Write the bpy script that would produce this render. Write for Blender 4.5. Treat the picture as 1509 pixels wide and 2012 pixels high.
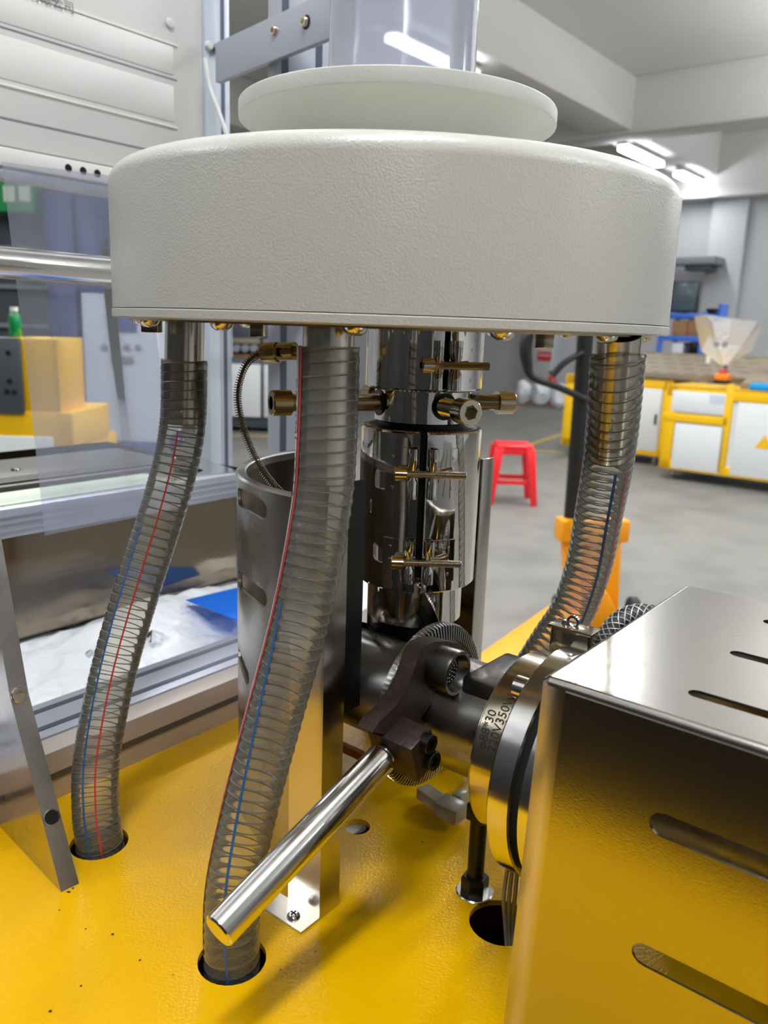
import bpy, bmesh, math, random
import numpy as np
from mathutils import Vector, Matrix
from mathutils.geometry import delaunay_2d_cdt
random.seed(4)
PI = math.pi
for o in list(bpy.data.objects): bpy.data.objects.remove(o)
sc = bpy.context.scene
col = sc.collection

# ---------------------------------------------------------------- camera
F, CX, CY, VX, VY = 1600., 754.5, 1006., 515., 8000.
CAM = np.array([0, 0, 1.28])
U_ = -np.array([(VX-CX)/F, -(VY-CY)/F, -1.]); U_ /= np.linalg.norm(U_)
Y_ = np.array([0, 0, -1.]) - np.dot([0, 0, -1.], U_)*U_; Y_ /= np.linalg.norm(Y_)
RM = np.array([np.cross(Y_, U_), Y_, U_])
cam = bpy.data.cameras.new('camera'); camo = bpy.data.objects.new('camera', cam); col.objects.link(camo)
m4 = Matrix([list(RM[i])+[float(CAM[i])] for i in range(3)]+[[0, 0, 0, 1]])
camo.matrix_world = m4
cam.sensor_fit = 'VERTICAL'; cam.sensor_height = 36.; cam.lens = F/2012*36
cam.clip_start = .01; cam.clip_end = 100
cam.dof.use_dof = True; cam.dof.focus_distance = .52; cam.dof.aperture_fstop = 11
sc.camera = camo
# ---------------------------------------------------------------- world, exposure
w = bpy.data.worlds.new('world'); sc.world = w; w.use_nodes = True
w.node_tree.nodes['Background'].inputs[0].default_value = (.8, .85, 1, 1)
w.node_tree.nodes['Background'].inputs[1].default_value = .3
vs = sc.view_settings; vs.view_transform = 'Standard'; vs.look = 'None'; vs.gamma = 1; vs.use_curve_mapping = False
vs.exposure = -0.3
LAMP_W = 62.
sc.cycles.max_bounces = 14; sc.cycles.transparent_max_bounces = 24; sc.cycles.glossy_bounces = 6
sc.cycles.diffuse_bounces = 4; sc.cycles.transmission_bounces = 8
sc.cycles.caustics_reflective = False; sc.cycles.caustics_refractive = False
sc.cycles.sample_clamp_indirect = 6

# ---------------------------------------------------------------- machine / building axes: s along the extruder, t across it
TH = -.67
E2 = np.array([math.cos(TH), math.sin(TH), 0]); E1 = np.array([-E2[1], E2[0], 0]); O0 = np.array([.037, .521, 0])
ZT = .905
def V(*a): return Vector([float(x) for x in (a[0] if len(a) == 1 else a)])
def M(s, t, z): return V(O0+s*E2+t*E1+np.array([0, 0, z]))
def ray(x, y): return RM @ np.array([(x-CX)/F, -(y-CY)/F, -1.])
def az(x, y, z): d = ray(x, y); return V(CAM+d*(z-CAM[2])/d[2])
def ay(x, y, Y): d = ray(x, y); return V(CAM+d*Y/d[1])
def ST(p): r = np.array(p)-O0; return (float(r@E2), float(r@E1), float(p[2]))
def hs(x, y, s): d = ray(x, y); return ST(CAM+d*((s-ST(CAM)[0])/(d@E2)))
def ht(x, y, t): d = ray(x, y); return ST(CAM+d*((t-ST(CAM)[1])/(d@E1)))
VE1, VE2, VZ = V(E1), V(E2), V(0, 0, 1)

# ---------------------------------------------------------------- materials
def rgb(r, g, b):
    f = lambda c: (c/255/12.92) if c/255 <= .04045 else ((c/255+.055)/1.055)**2.4
    return (f(r), f(g), f(b), 1)
def mat(name, c, rough=.5, metal=0., bump=None, spec=.5, emit=None, var=None, coat=0, brushed=None, alpha=None, rvar=None):
    m = bpy.data.materials.new(name); m.use_nodes = True; nt = m.node_tree; b = nt.nodes['Principled BSDF']
    b.inputs['Base Color'].default_value = c; b.inputs['Roughness'].default_value = rough
    b.inputs['Metallic'].default_value = metal; b.inputs['Specular IOR Level'].default_value = spec
    if coat: b.inputs['Coat Weight'].default_value = coat; b.inputs['Coat Roughness'].default_value = .12
    if emit: b.inputs['Emission Color'].default_value = emit[0]; b.inputs['Emission Strength'].default_value = emit[1]
    tc = nt.nodes.new('ShaderNodeTexCoord')
    def noise(scale, detail=3, vec=None):
        n = nt.nodes.new('ShaderNodeTexNoise'); n.inputs['Scale'].default_value = scale; n.inputs['Detail'].default_value = detail
        nt.links.new(vec or tc.outputs['Object'], n.inputs['Vector']); return n
    if bump:   # (scale, strength, distance)
        n = noise(bump[0], 2); bp = nt.nodes.new('ShaderNodeBump'); bp.inputs['Strength'].default_value = bump[1]
        bp.inputs['Distance'].default_value = bump[2]; nt.links.new(n.outputs['Fac'], bp.inputs['Height'])
        nt.links.new(bp.outputs['Normal'], b.inputs['Normal'])
    if brushed:  # (stretch vector, strength)
        mp = nt.nodes.new('ShaderNodeMapping'); mp.inputs['Rotation'].default_value = (0, 0, -TH)
        mp.inputs['Scale'].default_value = brushed[0]; nt.links.new(tc.outputs['Object'], mp.inputs['Vector'])
        n = noise(1, 3, mp.outputs['Vector']); bp = nt.nodes.new('ShaderNodeBump'); bp.inputs['Strength'].default_value = brushed[1]
        bp.inputs['Distance'].default_value = .0004; nt.links.new(n.outputs['Fac'], bp.inputs['Height'])
        nt.links.new(bp.outputs['Normal'], b.inputs['Normal'])
    if var:    # (scale, colour2, low, high)
        n = noise(var[0], 5); r = nt.nodes.new('ShaderNodeMapRange'); r.inputs['From Min'].default_value = var[2]; r.inputs['From Max'].default_value = var[3]
        mx = nt.nodes.new('ShaderNodeMix'); mx.data_type = 'RGBA'; mx.inputs[6].default_value = c; mx.inputs[7].default_value = var[1]
        nt.links.new(n.outputs['Fac'], r.inputs['Value']); nt.links.new(r.outputs[0], mx.inputs[0]); nt.links.new(mx.outputs[2], b.inputs['Base Color'])
    if rvar:   # (scale, r0, r1)
        n = noise(rvar[0], 4); r = nt.nodes.new('ShaderNodeMapRange'); r.inputs['From Min'].default_value = .35; r.inputs['From Max'].default_value = .65
        r.inputs['To Min'].default_value = rvar[1]; r.inputs['To Max'].default_value = rvar[2]
        nt.links.new(n.outputs['Fac'], r.inputs['Value']); nt.links.new(r.outputs[0], b.inputs['Roughness'])
    if alpha is not None: b.inputs['Alpha'].default_value = alpha
    return m
def clear(name, tint, refl=.9, haze=0., hazecol=(.8, .8, .85, 1), rough=.08, bump=None):
    m = bpy.data.materials.new(name); m.use_nodes = True; nt = m.node_tree; nt.nodes.clear()
    out = nt.nodes.new('ShaderNodeOutputMaterial'); tr = nt.nodes.new('ShaderNodeBsdfTransparent'); tr.inputs[0].default_value = tint
    gl = nt.nodes.new('ShaderNodeBsdfGlossy'); gl.inputs['Roughness'].default_value = rough; gl.inputs[0].default_value = (refl, refl, refl, 1)
    fr = nt.nodes.new('ShaderNodeFresnel'); fr.inputs[0].default_value = 1.5
    mx = nt.nodes.new('ShaderNodeMixShader'); nt.links.new(fr.outputs[0], mx.inputs[0])
    src = tr.outputs[0]
    if haze:
        df = nt.nodes.new('ShaderNodeBsdfDiffuse'); df.inputs[0].default_value = hazecol
        tl = nt.nodes.new('ShaderNodeBsdfTranslucent'); tl.inputs[0].default_value = hazecol
        m1 = nt.nodes.new('ShaderNodeMixShader'); m1.inputs[0].default_value = .5
        nt.links.new(df.outputs[0], m1.inputs[1]); nt.links.new(tl.outputs[0], m1.inputs[2])
        m2 = nt.nodes.new('ShaderNodeMixShader'); m2.inputs[0].default_value = haze
        nt.links.new(tr.outputs[0], m2.inputs[1]); nt.links.new(m1.outputs[0], m2.inputs[2]); src = m2.outputs[0]
    nt.links.new(src, mx.inputs[1]); nt.links.new(gl.outputs[0], mx.inputs[2]); nt.links.new(mx.outputs[0], out.inputs[0])
    if bump:
        tc = nt.nodes.new('ShaderNodeTexCoord'); n = nt.nodes.new('ShaderNodeTexNoise'); n.inputs['Scale'].default_value = bump[0]
        bp = nt.nodes.new('ShaderNodeBump'); bp.inputs['Strength'].default_value = bump[1]; bp.inputs['Distance'].default_value = bump[2]
        nt.links.new(tc.outputs['Object'], n.inputs['Vector']); nt.links.new(n.outputs['Fac'], bp.inputs['Height']); nt.links.new(bp.outputs['Normal'], gl.inputs['Normal'])
        nt.links.new(bp.outputs['Normal'], fr.inputs['Normal'])
    return m
X = dict(
 wall=mat('wall_paint', rgb(198, 200, 203), .8, bump=(8, .2, .01)),
 ceil=mat('ceiling_paint', rgb(222, 221, 218), .85, bump=(5, .2, .01)),
 concrete=mat('floor_concrete', rgb(128, 126, 120), .55, bump=(60, .25, .002), var=(3, rgb(110, 109, 104), .4, .7)),
 line=mat('line_paint', rgb(190, 165, 90), .6),
 yellow=mat('yellow_powder_coat', rgb(230, 174, 0), .24, bump=(420, .35, .0009), spec=.2),
 yflat=mat('yellow_paint', rgb(240, 188, 0), .45),
 yjack=mat('jack_yellow', rgb(240, 160, 10), .5),
 drum=mat('white_powder_coat', rgb(208, 206, 197), .25, bump=(820, .26, .0008)),
 disc=mat('white_satin_coat', rgb(202, 202, 194), .42, bump=(400, .25, .0008)),
 cream=mat('cream_sheet_metal', rgb(228, 227, 222), .45),
 alu=mat('anodised_aluminium', rgb(188, 192, 204), .38, .45),
 alud=mat('aluminium_slot', rgb(96, 102, 116), .5, .6),
 aluwarm=mat('raw_aluminium', rgb(196, 184, 176), .45, .3),
 chrome=mat('polished_steel', (.80, .77, .73, 1), .045, 1, bump=(35, .25, .0012)),
 chromer=mat('turned_steel', (.74, .73, .72, 1), .16, 1),
 brushed=mat('brushed_stainless', (.50, .48, .44, 1), .19, 1, brushed=((60, 1500, 1500), .1)),
 brushv=mat('stainless_sheet', (.56, .53, .48, 1), .22, 1, rvar=(9, .15, .3)),
 shadesteel=mat('shaded_liner_steel', (.20, .17, .13, 1), .3, 1),  # darkness inside the guard put into the steel's colour
 guard=mat('satin_stainless_tube', (.47, .45, .42, 1), .2, 1, rvar=(14, .2, .36)),
 traysteel=mat('mirror_tray_steel', (.27, .225, .17, 1), .12, 1, rvar=(8, .07, .16)),
 gusset=mat('ground_steel_plate', (.50, .48, .46, 1), .22, 1, rvar=(20, .2, .34)),
 nickel=mat('nickel_plated_steel', (.62, .55, .42, 1), .16, 1),
 zinc=mat('bronzed_zinc', (.47, .38, .22, 1), .22, 1),
 tube=mat('steel_nipple', (.60, .56, .49, 1), .2, 1),
 brass=mat('brass', (.42, .31, .12, 1), .3, 1),
 dark=mat('dark_machined_steel', (.16, .155, .15, 1), .26, 1, rvar=(30, .2, .4)),
 steel=mat('machined_steel', (.42, .41, .40, 1), .26, 1, rvar=(25, .18, .34)),
 lever=mat('bronzed_forging', rgb(58, 44, 38), .42, .45, bump=(240, .5, .001), var=(90, rgb(78, 62, 56), .5, .75)),
 black=mat('black_oxide', rgb(16, 16, 17), .35, .3),
 rubber=mat('black_paint', rgb(15, 15, 17), .55),
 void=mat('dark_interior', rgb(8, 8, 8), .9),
 white=mat('white_paint', rgb(222, 225, 226), .45),
 whitepl=mat('white_plastic', rgb(225, 225, 222), .4),
 charcoal=mat('charcoal_paint', rgb(72, 76, 84), .5),
 grey=mat('grey_paint', rgb(130, 134, 140), .5),
 red=mat('red_plastic', rgb(238, 38, 48), .32),
 redp=mat('red_print', rgb(205, 60, 48), .6),
 stripe_red=mat('red_stripe', rgb(200, 50, 45), .4),
 stripe_blue=mat('blue_stripe', rgb(48, 96, 150), .4),
 blue=mat('blue_paint', rgb(50, 100, 200), .4),
 bluef=mat('blue_film', rgb(20, 115, 235), .3),
 sky=mat('cyan_plastic', rgb(20, 150, 215), .4),
 paleblue=mat('pale_blue_paint', rgb(196, 204, 214), .4),
 navy=mat('navy_paint', rgb(50, 72, 130), .5),
 orange=mat('orange_plastic', rgb(245, 130, 20), .4),
 brown=mat('brown_cardboard', rgb(150, 112, 76), .8),
 mesh=mat('conveyor_belt', rgb(132, 120, 100), .6),
 meshd=mat('conveyor_underside', rgb(60, 52, 40), .8),
 pale=mat('pale_green_belt', rgb(216, 232, 204), .5),
 screen=mat('monitor_glass', rgb(70, 84, 92), .25),
 green=mat('green_glass', rgb(10, 130, 70), .12),
 greenb=mat('green_board', rgb(20, 140, 70), .5),
 darkbox=mat('dark_roller_block', rgb(70, 64, 56), .4, .5),
 wire=mat('spring_wire', (.22, .21, .17, 1), .5, .7),
 coil=mat('bronze_braid', (.22, .18, .12, 1), .4, 1),
 cable=mat('grey_cable', rgb(150, 146, 136), .45),
 ink=mat('black_ink', rgb(30, 26, 20), .6),
 inkg=mat('grey_ink', rgb(120, 120, 118), .7),
 lamp=mat('lamp_tube', (1, 1, 1, 1), .5, emit=((.93, .97, 1, 1), 22)),
 amber=mat('orange_brown_bar', rgb(150, 84, 20), .4, .3),
 hose=clear('clear_hose', (.93, .92, .87, 1), .9, haze=.21, hazecol=(.88, .87, .80, 1), rough=.14, bump=(60, .4, .002)),
 film=clear('hazy_sheet', (.80, .81, .86, 1), .6, haze=.34, hazecol=rgb(205, 208, 226), rough=.15),
 bubble=clear('clear_film_tube', (.86, .87, .95, 1), 1., haze=.72, hazecol=rgb(236, 240, 255), rough=.12, bump=(12, .3, .004)),
 bag=clear('plastic_bag', (.9, .9, .92, 1), .9, haze=.75, hazecol=rgb(244, 246, 252), rough=.2, bump=(30, .8, .01)),
 bagw=mat('white_polythene', rgb(246, 248, 252), .3, bump=(34, .9, .012)),
 ceramic=clear('milky_connector', (.9, .9, .86, 1), .7, haze=.7, hazecol=rgb(226, 222, 206), rough=.3),
)
# ---------------------------------------------------------------- mesh builder
class MB:
    def __init__(s): s.b = bmesh.new()
    def face(s, pts):
        vs_ = [s.b.verts.new(V(p)) for p in pts]
        try: s.b.faces.new(vs_)
        except ValueError: pass
        return s
    def hexa(s, c8, bevel=0, seg=2):   # 8 corners: bottom ring 0-3, top ring 4-7
        v = [s.b.verts.new(V(p)) for p in c8]
        fs = [s.b.faces.new([v[i] for i in q]) for q in ((3, 2, 1, 0), (4, 5, 6, 7), (0, 1, 5, 4), (1, 2, 6, 5), (2, 3, 7, 6), (3, 0, 4, 7))]
        bmesh.ops.recalc_face_normals(s.b, faces=fs)
        if bevel:
            ed = list({e for f in fs for e in f.edges})
            bmesh.ops.bevel(s.b, geom=ed, offset=bevel, segments=seg, profile=.5, affect='EDGES')
        return s
    def box(s, c, sz, ax=None, bevel=0, seg=2):   # ax: (x,y,z) unit vectors
        ax = ax or (V(1, 0, 0), V(0, 1, 0), VZ); c = V(c); h = [ax[i]*(sz[i]/2) for i in range(3)]
        P = [c+h[0]*a+h[1]*b_+h[2]*k for k in (-1, 1) for a, b_ in ((-1, -1), (1, -1), (1, 1), (-1, 1))]
        return s.hexa(P, bevel, seg)
    def mbox(s, s0, s1, t0, t1, z0, z1, bevel=0, seg=2):
        return s.hexa([M(a, b_, k) for k in (z0, z1) for a, b_ in ((s0, t0), (s1, t0), (s1, t1), (s0, t1))], bevel, seg)
    def lathe(s, prof, c=(0, 0, 0), ax=VZ, seg=48, a0=0, a1=2*PI, ref=None):   # prof (r, h)
        ax = V(ax).normalized(); x = (V(ref) if ref is not None else (V(1, 0, 0) if abs(ax.z) > .9 else VZ.cross(ax))); x = (x-ax*x.dot(ax)).normalized(); y = ax.cross(x)
        full = abs(a1-a0) > 2*PI-1e-6; n = seg if full else seg+1; c = V(c); rings = []
        for i in range(n):
            a = a0+(a1-a0)*i/seg; d = x*math.cos(a)+y*math.sin(a)
            rings.append([s.b.verts.new(c+d*r+ax*h) if r > 1e-9 or i == 0 else None for r, h in prof])
        for j, (r, h) in enumerate(prof):
            if r <= 1e-9:
                for i in range(1, n): rings[i][j] = rings[0][j]
        for i in range(seg):
            A, B = rings[i], rings[(i+1) % n]
            for j in range(len(prof)-1):
                q = []
                for v in (A[j], B[j], B[j+1], A[j+1]):
                    if v not in q: q.append(v)
                if len(q) > 2:
                    try: s.b.faces.new(q)
                    except ValueError: pass
        return s
    def cyl(s, p0, p1, r0, r1=None, seg=24, bev=0, ref=None):
        p0, p1 = V(p0), V(p1); L = (p1-p0).length; r1 = r0 if r1 is None else r1
        pr = [(0, 0), (r0-bev, 0), (r0, bev), (r1, L-bev), (r1-bev, L), (0, L)] if bev else [(0, 0), (r0, 0), (r1, L), (0, L)]
        return s.lathe(pr, p0, (p1-p0), seg, ref=ref)
    def tube(s, pts, r, seg=10, caps=True, rf=None):
        P = [V(p) for p in pts]; fr = frames(P); rings = []
        for i, (p, (t, n, b_)) in enumerate(zip(P, fr)):
            rr = rf(i/(len(P)-1)) if rf else r
            rings.append([s.b.verts.new(p+(n*math.cos(2*PI*k/seg)+b_*math.sin(2*PI*k/seg))*rr) for k in range(seg)])
        for A, B in zip(rings, rings[1:]):
            for k in range(seg): s.b.faces.new([A[k], A[(k+1) % seg], B[(k+1) % seg], B[k]])
        if caps: s.b.faces.new(rings[0][::-1]); s.b.faces.new(rings[-1])
        return s
    def prism(s, poly, vec):
        vec = V(vec); a = [s.b.verts.new(V(p)) for p in poly]; b_ = [s.b.verts.new(V(p)+vec) for p in poly]; n = len(a)
        s.b.faces.new(a[::-1]); s.b.faces.new(b_)
        for i in range(n): s.b.faces.new([a[i], a[(i+1) % n], b_[(i+1) % n], b_[i]])
        return s
    def plate(s, outline, holes, fn, th, grid=0, fn2=None):
        """flat outline with holes in (u,v), placed by fn(u,v,w), thickness th"""
        pts = [Vector(p) for p in outline]; edges = [(i, (i+1) % len(pts)) for i in range(len(pts))]
        for h in holes:
            k = len(pts); pts += [Vector(p) for p in h]; edges += [(k+i, k+(i+1) % len(h)) for i in range(len(h))]
        def inside(p, poly):
            c = False; j = len(poly)-1
            for i in range(len(poly)):
                a, b_ = poly[i], poly[j]
                if (a[1] > p[1]) != (b_[1] > p[1]) and p[0] < (b_[0]-a[0])*(p[1]-a[1])/(b_[1]-a[1])+a[0]: c = not c
                j = i
            return c
        if grid:
            us = [p[0] for p in outline]; vv = [p[1] for p in outline]
            nu = max(1, int((max(us)-min(us))/grid)); nv = max(1, int((max(vv)-min(vv))/(grid*4)))
            for i in range(1, nu):
                u = min(us)+(max(us)-min(us))*i/nu
                for j in range(0, nv+1):
                    v = min(vv)+(max(vv)-min(vv))*j/nv
                    if j in (0, nv) or (inside((u, v), outline) and not any(inside((u, v), h) for h in holes)): pts.append(Vector((u, v)))
        vo, eo, fo, _, _, _ = delaunay_2d_cdt(pts, edges, [], 0, 1e-7)
        keep = []
        for f in fo:
            c = sum((vo[i] for i in f), Vector((0, 0)))/len(f)
            if inside(c, outline) and not any(inside(c, h) for h in holes): keep.append(f)
        top = [s.b.verts.new(V(fn(v[0], v[1], 0))) for v in vo]; bot = [s.b.verts.new(V(fn(v[0], v[1], -th))) for v in vo]
        cnt = {}
        for f in keep:
            s.b.faces.new([top[i] for i in f]); s.b.faces.new([bot[i] for i in reversed(f)])
            for a, b_ in zip(f, list(f[1:])+[f[0]]): cnt[(a, b_)] = 1
        for (a, b_) in cnt:
            if (b_, a) not in cnt: s.b.faces.new([top[b_], top[a], bot[a], bot[b_]])
        loose = [v for v in s.b.verts if not v.link_faces]
        bmesh.ops.delete(s.b, geom=loose, context='VERTS')
        return s
    def build(s, name, m, parent=None, angle=35, loc=None, recalc=True):
        if recalc: bmesh.ops.recalc_face_normals(s.b, faces=s.b.faces[:])
        off = WO.get(parent.name, Vector()) if parent else (V(loc) if loc is not None else None)
        if off is None:
            off = Vector() if not len(s.b.verts) else Vector((sum(v.co.x for v in s.b.verts)/len(s.b.verts), sum(v.co.y for v in s.b.verts)/len(s.b.verts), min(v.co.z for v in s.b.verts)))
        bmesh.ops.translate(s.b, verts=s.b.verts[:], vec=-off)
        me = bpy.data.meshes.new(name); s.b.to_mesh(me); s.b.free(); me.materials.append(m)
        me.shade_smooth(); me.set_sharp_from_angle(angle=math.radians(angle))
        o = bpy.data.objects.new(name, me); col.objects.link(o)
        if parent: o.parent = parent
        else: o.location = off
        WO[o.name] = off
        return o
WO = {}
def frames(P):
    T = []
    for i in range(len(P)):
        a = P[max(0, i-1)]; b_ = P[min(len(P)-1, i+1)]; T.append((b_-a).normalized())
    n = V(1, 0, 0) if abs(T[0].x) < .9 else V(0, 1, 0); n = (n-T[0]*n.dot(T[0])).normalized(); out = []
    for t in T:
        n = (n-t*n.dot(t)).normalized(); out.append((t, n.copy(), t.cross(n)))
    return out
def spline(P, n=12):
    P = [V(p) for p in P]; Q = [P[0]*2-P[1]]+P+[P[-1]*2-P[-2]]; out = []
    for i in range(1, len(Q)-2):
        for k in range(n):
            t = k/n; a, b_, c, d = Q[i-1], Q[i], Q[i+1], Q[i+2]
            out.append(.5*((2*b_)+(c-a)*t+(2*a-5*b_+4*c-d)*t*t+(3*b_-a-3*c+d)*t**3))
    out.append(Q[-2]); return out
def resample(P, step):
    out = [P[0]]; acc = 0
    for a, b_ in zip(P, P[1:]):
        L = (b_-a).length; pos = step-acc
        while pos <= L: out.append(a+(b_-a)*(pos/L)); pos += step
        acc = (acc+L) % step if L else acc
    return out
def circ(u, v, r, n=28, ru=None): return [(u+(ru or r)*math.cos(2*PI*i/n), v+r*math.sin(2*PI*i/n)) for i in range(n)]
def slot(u0, u1, v, r, n=8): return [(u1+r*math.cos(a), v+r*math.sin(a)) for a in [-PI/2+PI*i/n for i in range(n+1)]]+[(u0+r*math.cos(a), v+r*math.sin(a)) for a in [PI/2+PI*i/n for i in range(n+1)]]
def tag(o, label=None, cat=None, group=None, kind=None):
    if label: o['label'] = label
    if cat: o['category'] = cat
    if group: o['group'] = group
    if kind: o['kind'] = kind
    return o
def thing(name, loc, label, cat, group=None):
    o = bpy.data.objects.new(name, None); col.objects.link(o); o.location = V(loc); o.empty_display_size = .05
    WO[o.name] = V(loc); return tag(o, label, cat, group)
def struct(o): o['kind'] = 'structure'; return o
def copytree(o, parent=None):
    c = o.copy(); col.objects.link(c)
    if parent: c.parent = parent
    for ch in list(o.children): copytree(ch, c)
    return c
def socket_head(mb, p, d, r, h, hexr=None):   # cap screw head: p = centre of outer face, d = outward direction
    p, d = V(p), V(d).normalized(); hexr = hexr or r*.58; x = d.orthogonal().normalized(); y = d.cross(x); n = 24
    def hexrad(a): a = (a+PI/6) % (PI/3)-PI/6; return hexr*math.cos(PI/6)/math.cos(a)
    R = []
    for rad, off in ((lambda a: r, -h), (lambda a: r, -.1*r), (lambda a: r*.92, 0), (hexrad, 0), (hexrad, -h*.55)):
        R.append([mb.b.verts.new(p+(x*math.cos(2*PI*i/n)+y*math.sin(2*PI*i/n))*rad(2*PI*i/n)+d*off) for i in range(n)])
    for A, B in zip(R, R[1:]):
        for i in range(n): mb.b.faces.new([A[i], A[(i+1) % n], B[(i+1) % n], B[i]])
    mb.b.faces.new(R[0][::-1]); mb.b.faces.new(R[-1]); return mb
def thread(mb, p0, p1, r, pitch, seg=16):
    p0, p1 = V(p0), V(p1); L = (p1-p0).length; n = int(L/pitch); pr = [(0, 0)]
    for i in range(n): pr += [(r*.84, i*pitch), (r, (i+.5)*pitch)]
    pr += [(r*.84, n*pitch), (0, L)]
    return mb.lathe(pr, p0, p1-p0, seg)
def text(string, size, fn, name, m, parent, font_align='CENTER', off=None):
    cu = bpy.data.curves.new('t', 'FONT'); cu.body = string; cu.size = size; cu.align_x = font_align; cu.resolution_u = 3
    to = bpy.data.objects.new('t', cu); col.objects.link(to)
    dg = bpy.context.evaluated_depsgraph_get(); me = to.evaluated_get(dg).to_mesh()
    mb = MB(); mb.b.from_mesh(me); bpy.data.objects.remove(to)
    for v in mb.b.verts: v.co = V(fn(v.co.x, v.co.y))
    return mb.build(name, m, parent, recalc=False)

# ================================================================ ROOM
SL, SR, TN, TF, ZC = -10.5, 7., -7., 13.67, 4.35
floor = struct(MB().mbox(SL, SR, TN, TF, -.1, 0).build('floor', X['concrete']))
struct(MB().mbox(SL, SR, TN, TF, ZC, ZC+.1).build('ceiling', X['ceil']))
struct(MB().mbox(SL, SR, TF, TF+.15, 0, ZC).build('wall_far', X['wall']))
struct(MB().mbox(SL-.15, SL, TN, TF, 0, ZC).build('wall_left', X['wall']))
struct(MB().mbox(SR, SR+.15, TN, TF, 0, ZC).build('wall_right', X['wall']))
struct(MB().mbox(SL, SR, TN-.15, TN, 0, ZC).build('wall_near', X['wall']))
def beam(n, s0, s1, t0, t1, z0, z1=ZC): return struct(MB().mbox(s0, s1, t0, t1, z0, z1, .015).build('trim_%d' % n, X['ceil']))
beam(1, SL, SR, 9.9, 10.35, 3.7)
beam(2, SL, SR, 2.2, 2.65, 3.7)
beam(3, SL, SR, TF-.35, TF, 3.42)
beam(4, -4.75, -4.2, TN, TF-.35, 3.74)
beam(5, 1.0, 1.55, TN, TF-.35, 3.74)
beam(6, -8.9, -8.4, TN, TF-.35, 3.74)
struct(MB().mbox(-7.3, -6.78, TF-.42, TF, 0, 3.42, .01).build('trim_7', X['wall']))
struct(MB().mbox(-4.3, -3.75, TF-.12, TF, 0, 3.42, .01).build('trim_8', X['wall']))
# painted floor lines
for i, (a, b_) in enumerate((((980, 893), (1108, 852)), ((1030, 884), (1110, 889)), ((450, 856), (560, 858)), ((1000, 797), (1105, 788)))):
    p, q = az(*a, .002), az(*b_, .002); d = (q-p).normalized(); nrm = VZ.cross(d)*.045
    struct(MB().prism([p-nrm, q-nrm, q+nrm, p+nrm], VZ*.002).build('trim_%d' % (9+i), X['line']))
# ---------------- ceiling lamps: fixture, its own light, and an added upward fill
def lamp(s, t, label, power=LAMP_W, zz=3.70, up=0):
    root = thing('ceiling_lamp', M(s, t, zz-.10), label, 'lamp', 'fluorescent lamps in rows along the ceiling')
    MB().mbox(s-.068, s+.068, t-.68, t+.68, zz-.035, zz, .008).build('housing', X['white'], root)
    for k in (-.6, .6): MB().mbox(s-.02, s+.02, t+k-.015, t+k+.015, zz, (3.745 if s < -4 and zz > 3.6 else ZC)+.002).build('bracket', X['white'], root)
    MB().mbox(s-.075, s+.075, t-.64, t+.64, zz-.10, zz-.036, .02).build('diffuser', X['lamp'], root)
    for e, dz_, flip in ((power, -.03, 0), (up, .14, 1)):  # second entry: added upward light that brightens the ceiling
        if not e: continue
        l = bpy.data.lights.new('lamp_light', 'AREA'); l.shape = 'RECTANGLE'; l.size = .2; l.size_y = 1.3; l.energy = e; l.color = (.95, .97, 1)
        lo = bpy.data.objects.new('lamp_light', l); col.objects.link(lo); lo.parent = root; lo.location = (0, 0, dz_); lo.rotation_euler = (PI if flip else 0, 0, TH)
lamp(-4.47, 13.0, 'farthest ceiling lamp, on the beam near the far wall', 18)
lamp(-4.47, 10.95, 'ceiling lamp above the right edge of the white drum', 18)
lamp(-4.44, 6.05, 'bright ceiling lamp seen through the clear film tube', 40)
for s_, t_, e_, z_, u_ in ((-4.45, 2., 45, 3.3, 25), (-4.45, -2., 45, 3.3, 25), (-2.1, 5.05, 110, 3.7, 0), (-2.1, 1.6, 45, 3.3, 25), (-2.1, -2.4, 35, 3.3, 25), (.3, 3.4, 45, 3.3, 60), (.3, -.6, 35, 3.3, 25),
        (2.7, 5.2, 30, 3.2, 80), (2.7, 1.2, 35, 3.3, 25), (2.7, -3, 30, 3.3, 25), (-7, 1.8, 35, 3.3, 30), (-7, -2.4, 30, 3.3, 25), (5.5, 3, 30, 3.3, 30), (-.4, 8.6, 20, 3.2, 160), (.2, 12, 20, 3.2, 160)):  # last two lamps are unseen extras added to brighten the ceiling
    lamp(s_, t_, 'unseen white ceiling lamp overhead, outside the picture', e_, z_, u_)

# ================================================================ YELLOW MACHINE TABLE
S0, S1, T0, T1 = -.262, .95, -.325, .17
hp = lambda x, y: ST(az(x, y, ZT))[:2]
hF, hL, h3, h4, h5 = hp(456, 1884), hp(195, 1655), hp(702, 1624), hp(985, 1812), hp(388, 1441)
hR = ST(np.array([.10, .625, ZT]))[:2]
tb = thing('machine_table', M(.35, -.08, 0), 'yellow powder-coated machine table the hoses run down into', 'machine')
MB().plate([(S0, T0), (S1, T0), (S1, T1), (S0, T1)], [circ(*hF, .0205), circ(*hL, .0205), circ(*h3, .010), circ(*h4, .021), circ(*h5, .004, 12), circ(*hR, .021)],
           lambda u, v, w_: M(u, v, ZT+w_), .004).build('top_plate', X['yellow'], tb)
for nm, a in (('front_panel', (S0+.002, S1-.002, T0, T0+.003)), ('rear_panel', (S0+.002, S1-.002, T1-.003, T1)), ('left_panel', (S0, S0+.003, T0, T1)), ('right_panel', (S1-.003, S1, T0, T1))):
    MB().mbox(*a, .03, ZT-.004).build(nm, X['yflat'], tb)
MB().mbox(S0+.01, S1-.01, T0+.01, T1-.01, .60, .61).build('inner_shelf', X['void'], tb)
tag(MB().mbox(h3[0]-.012, h3[0]-.001, h3[1]-.012, h3[1]+.012, .87, .90).build('inner_block', X['whitepl'], tb), 'white block seen through the small hole')
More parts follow.
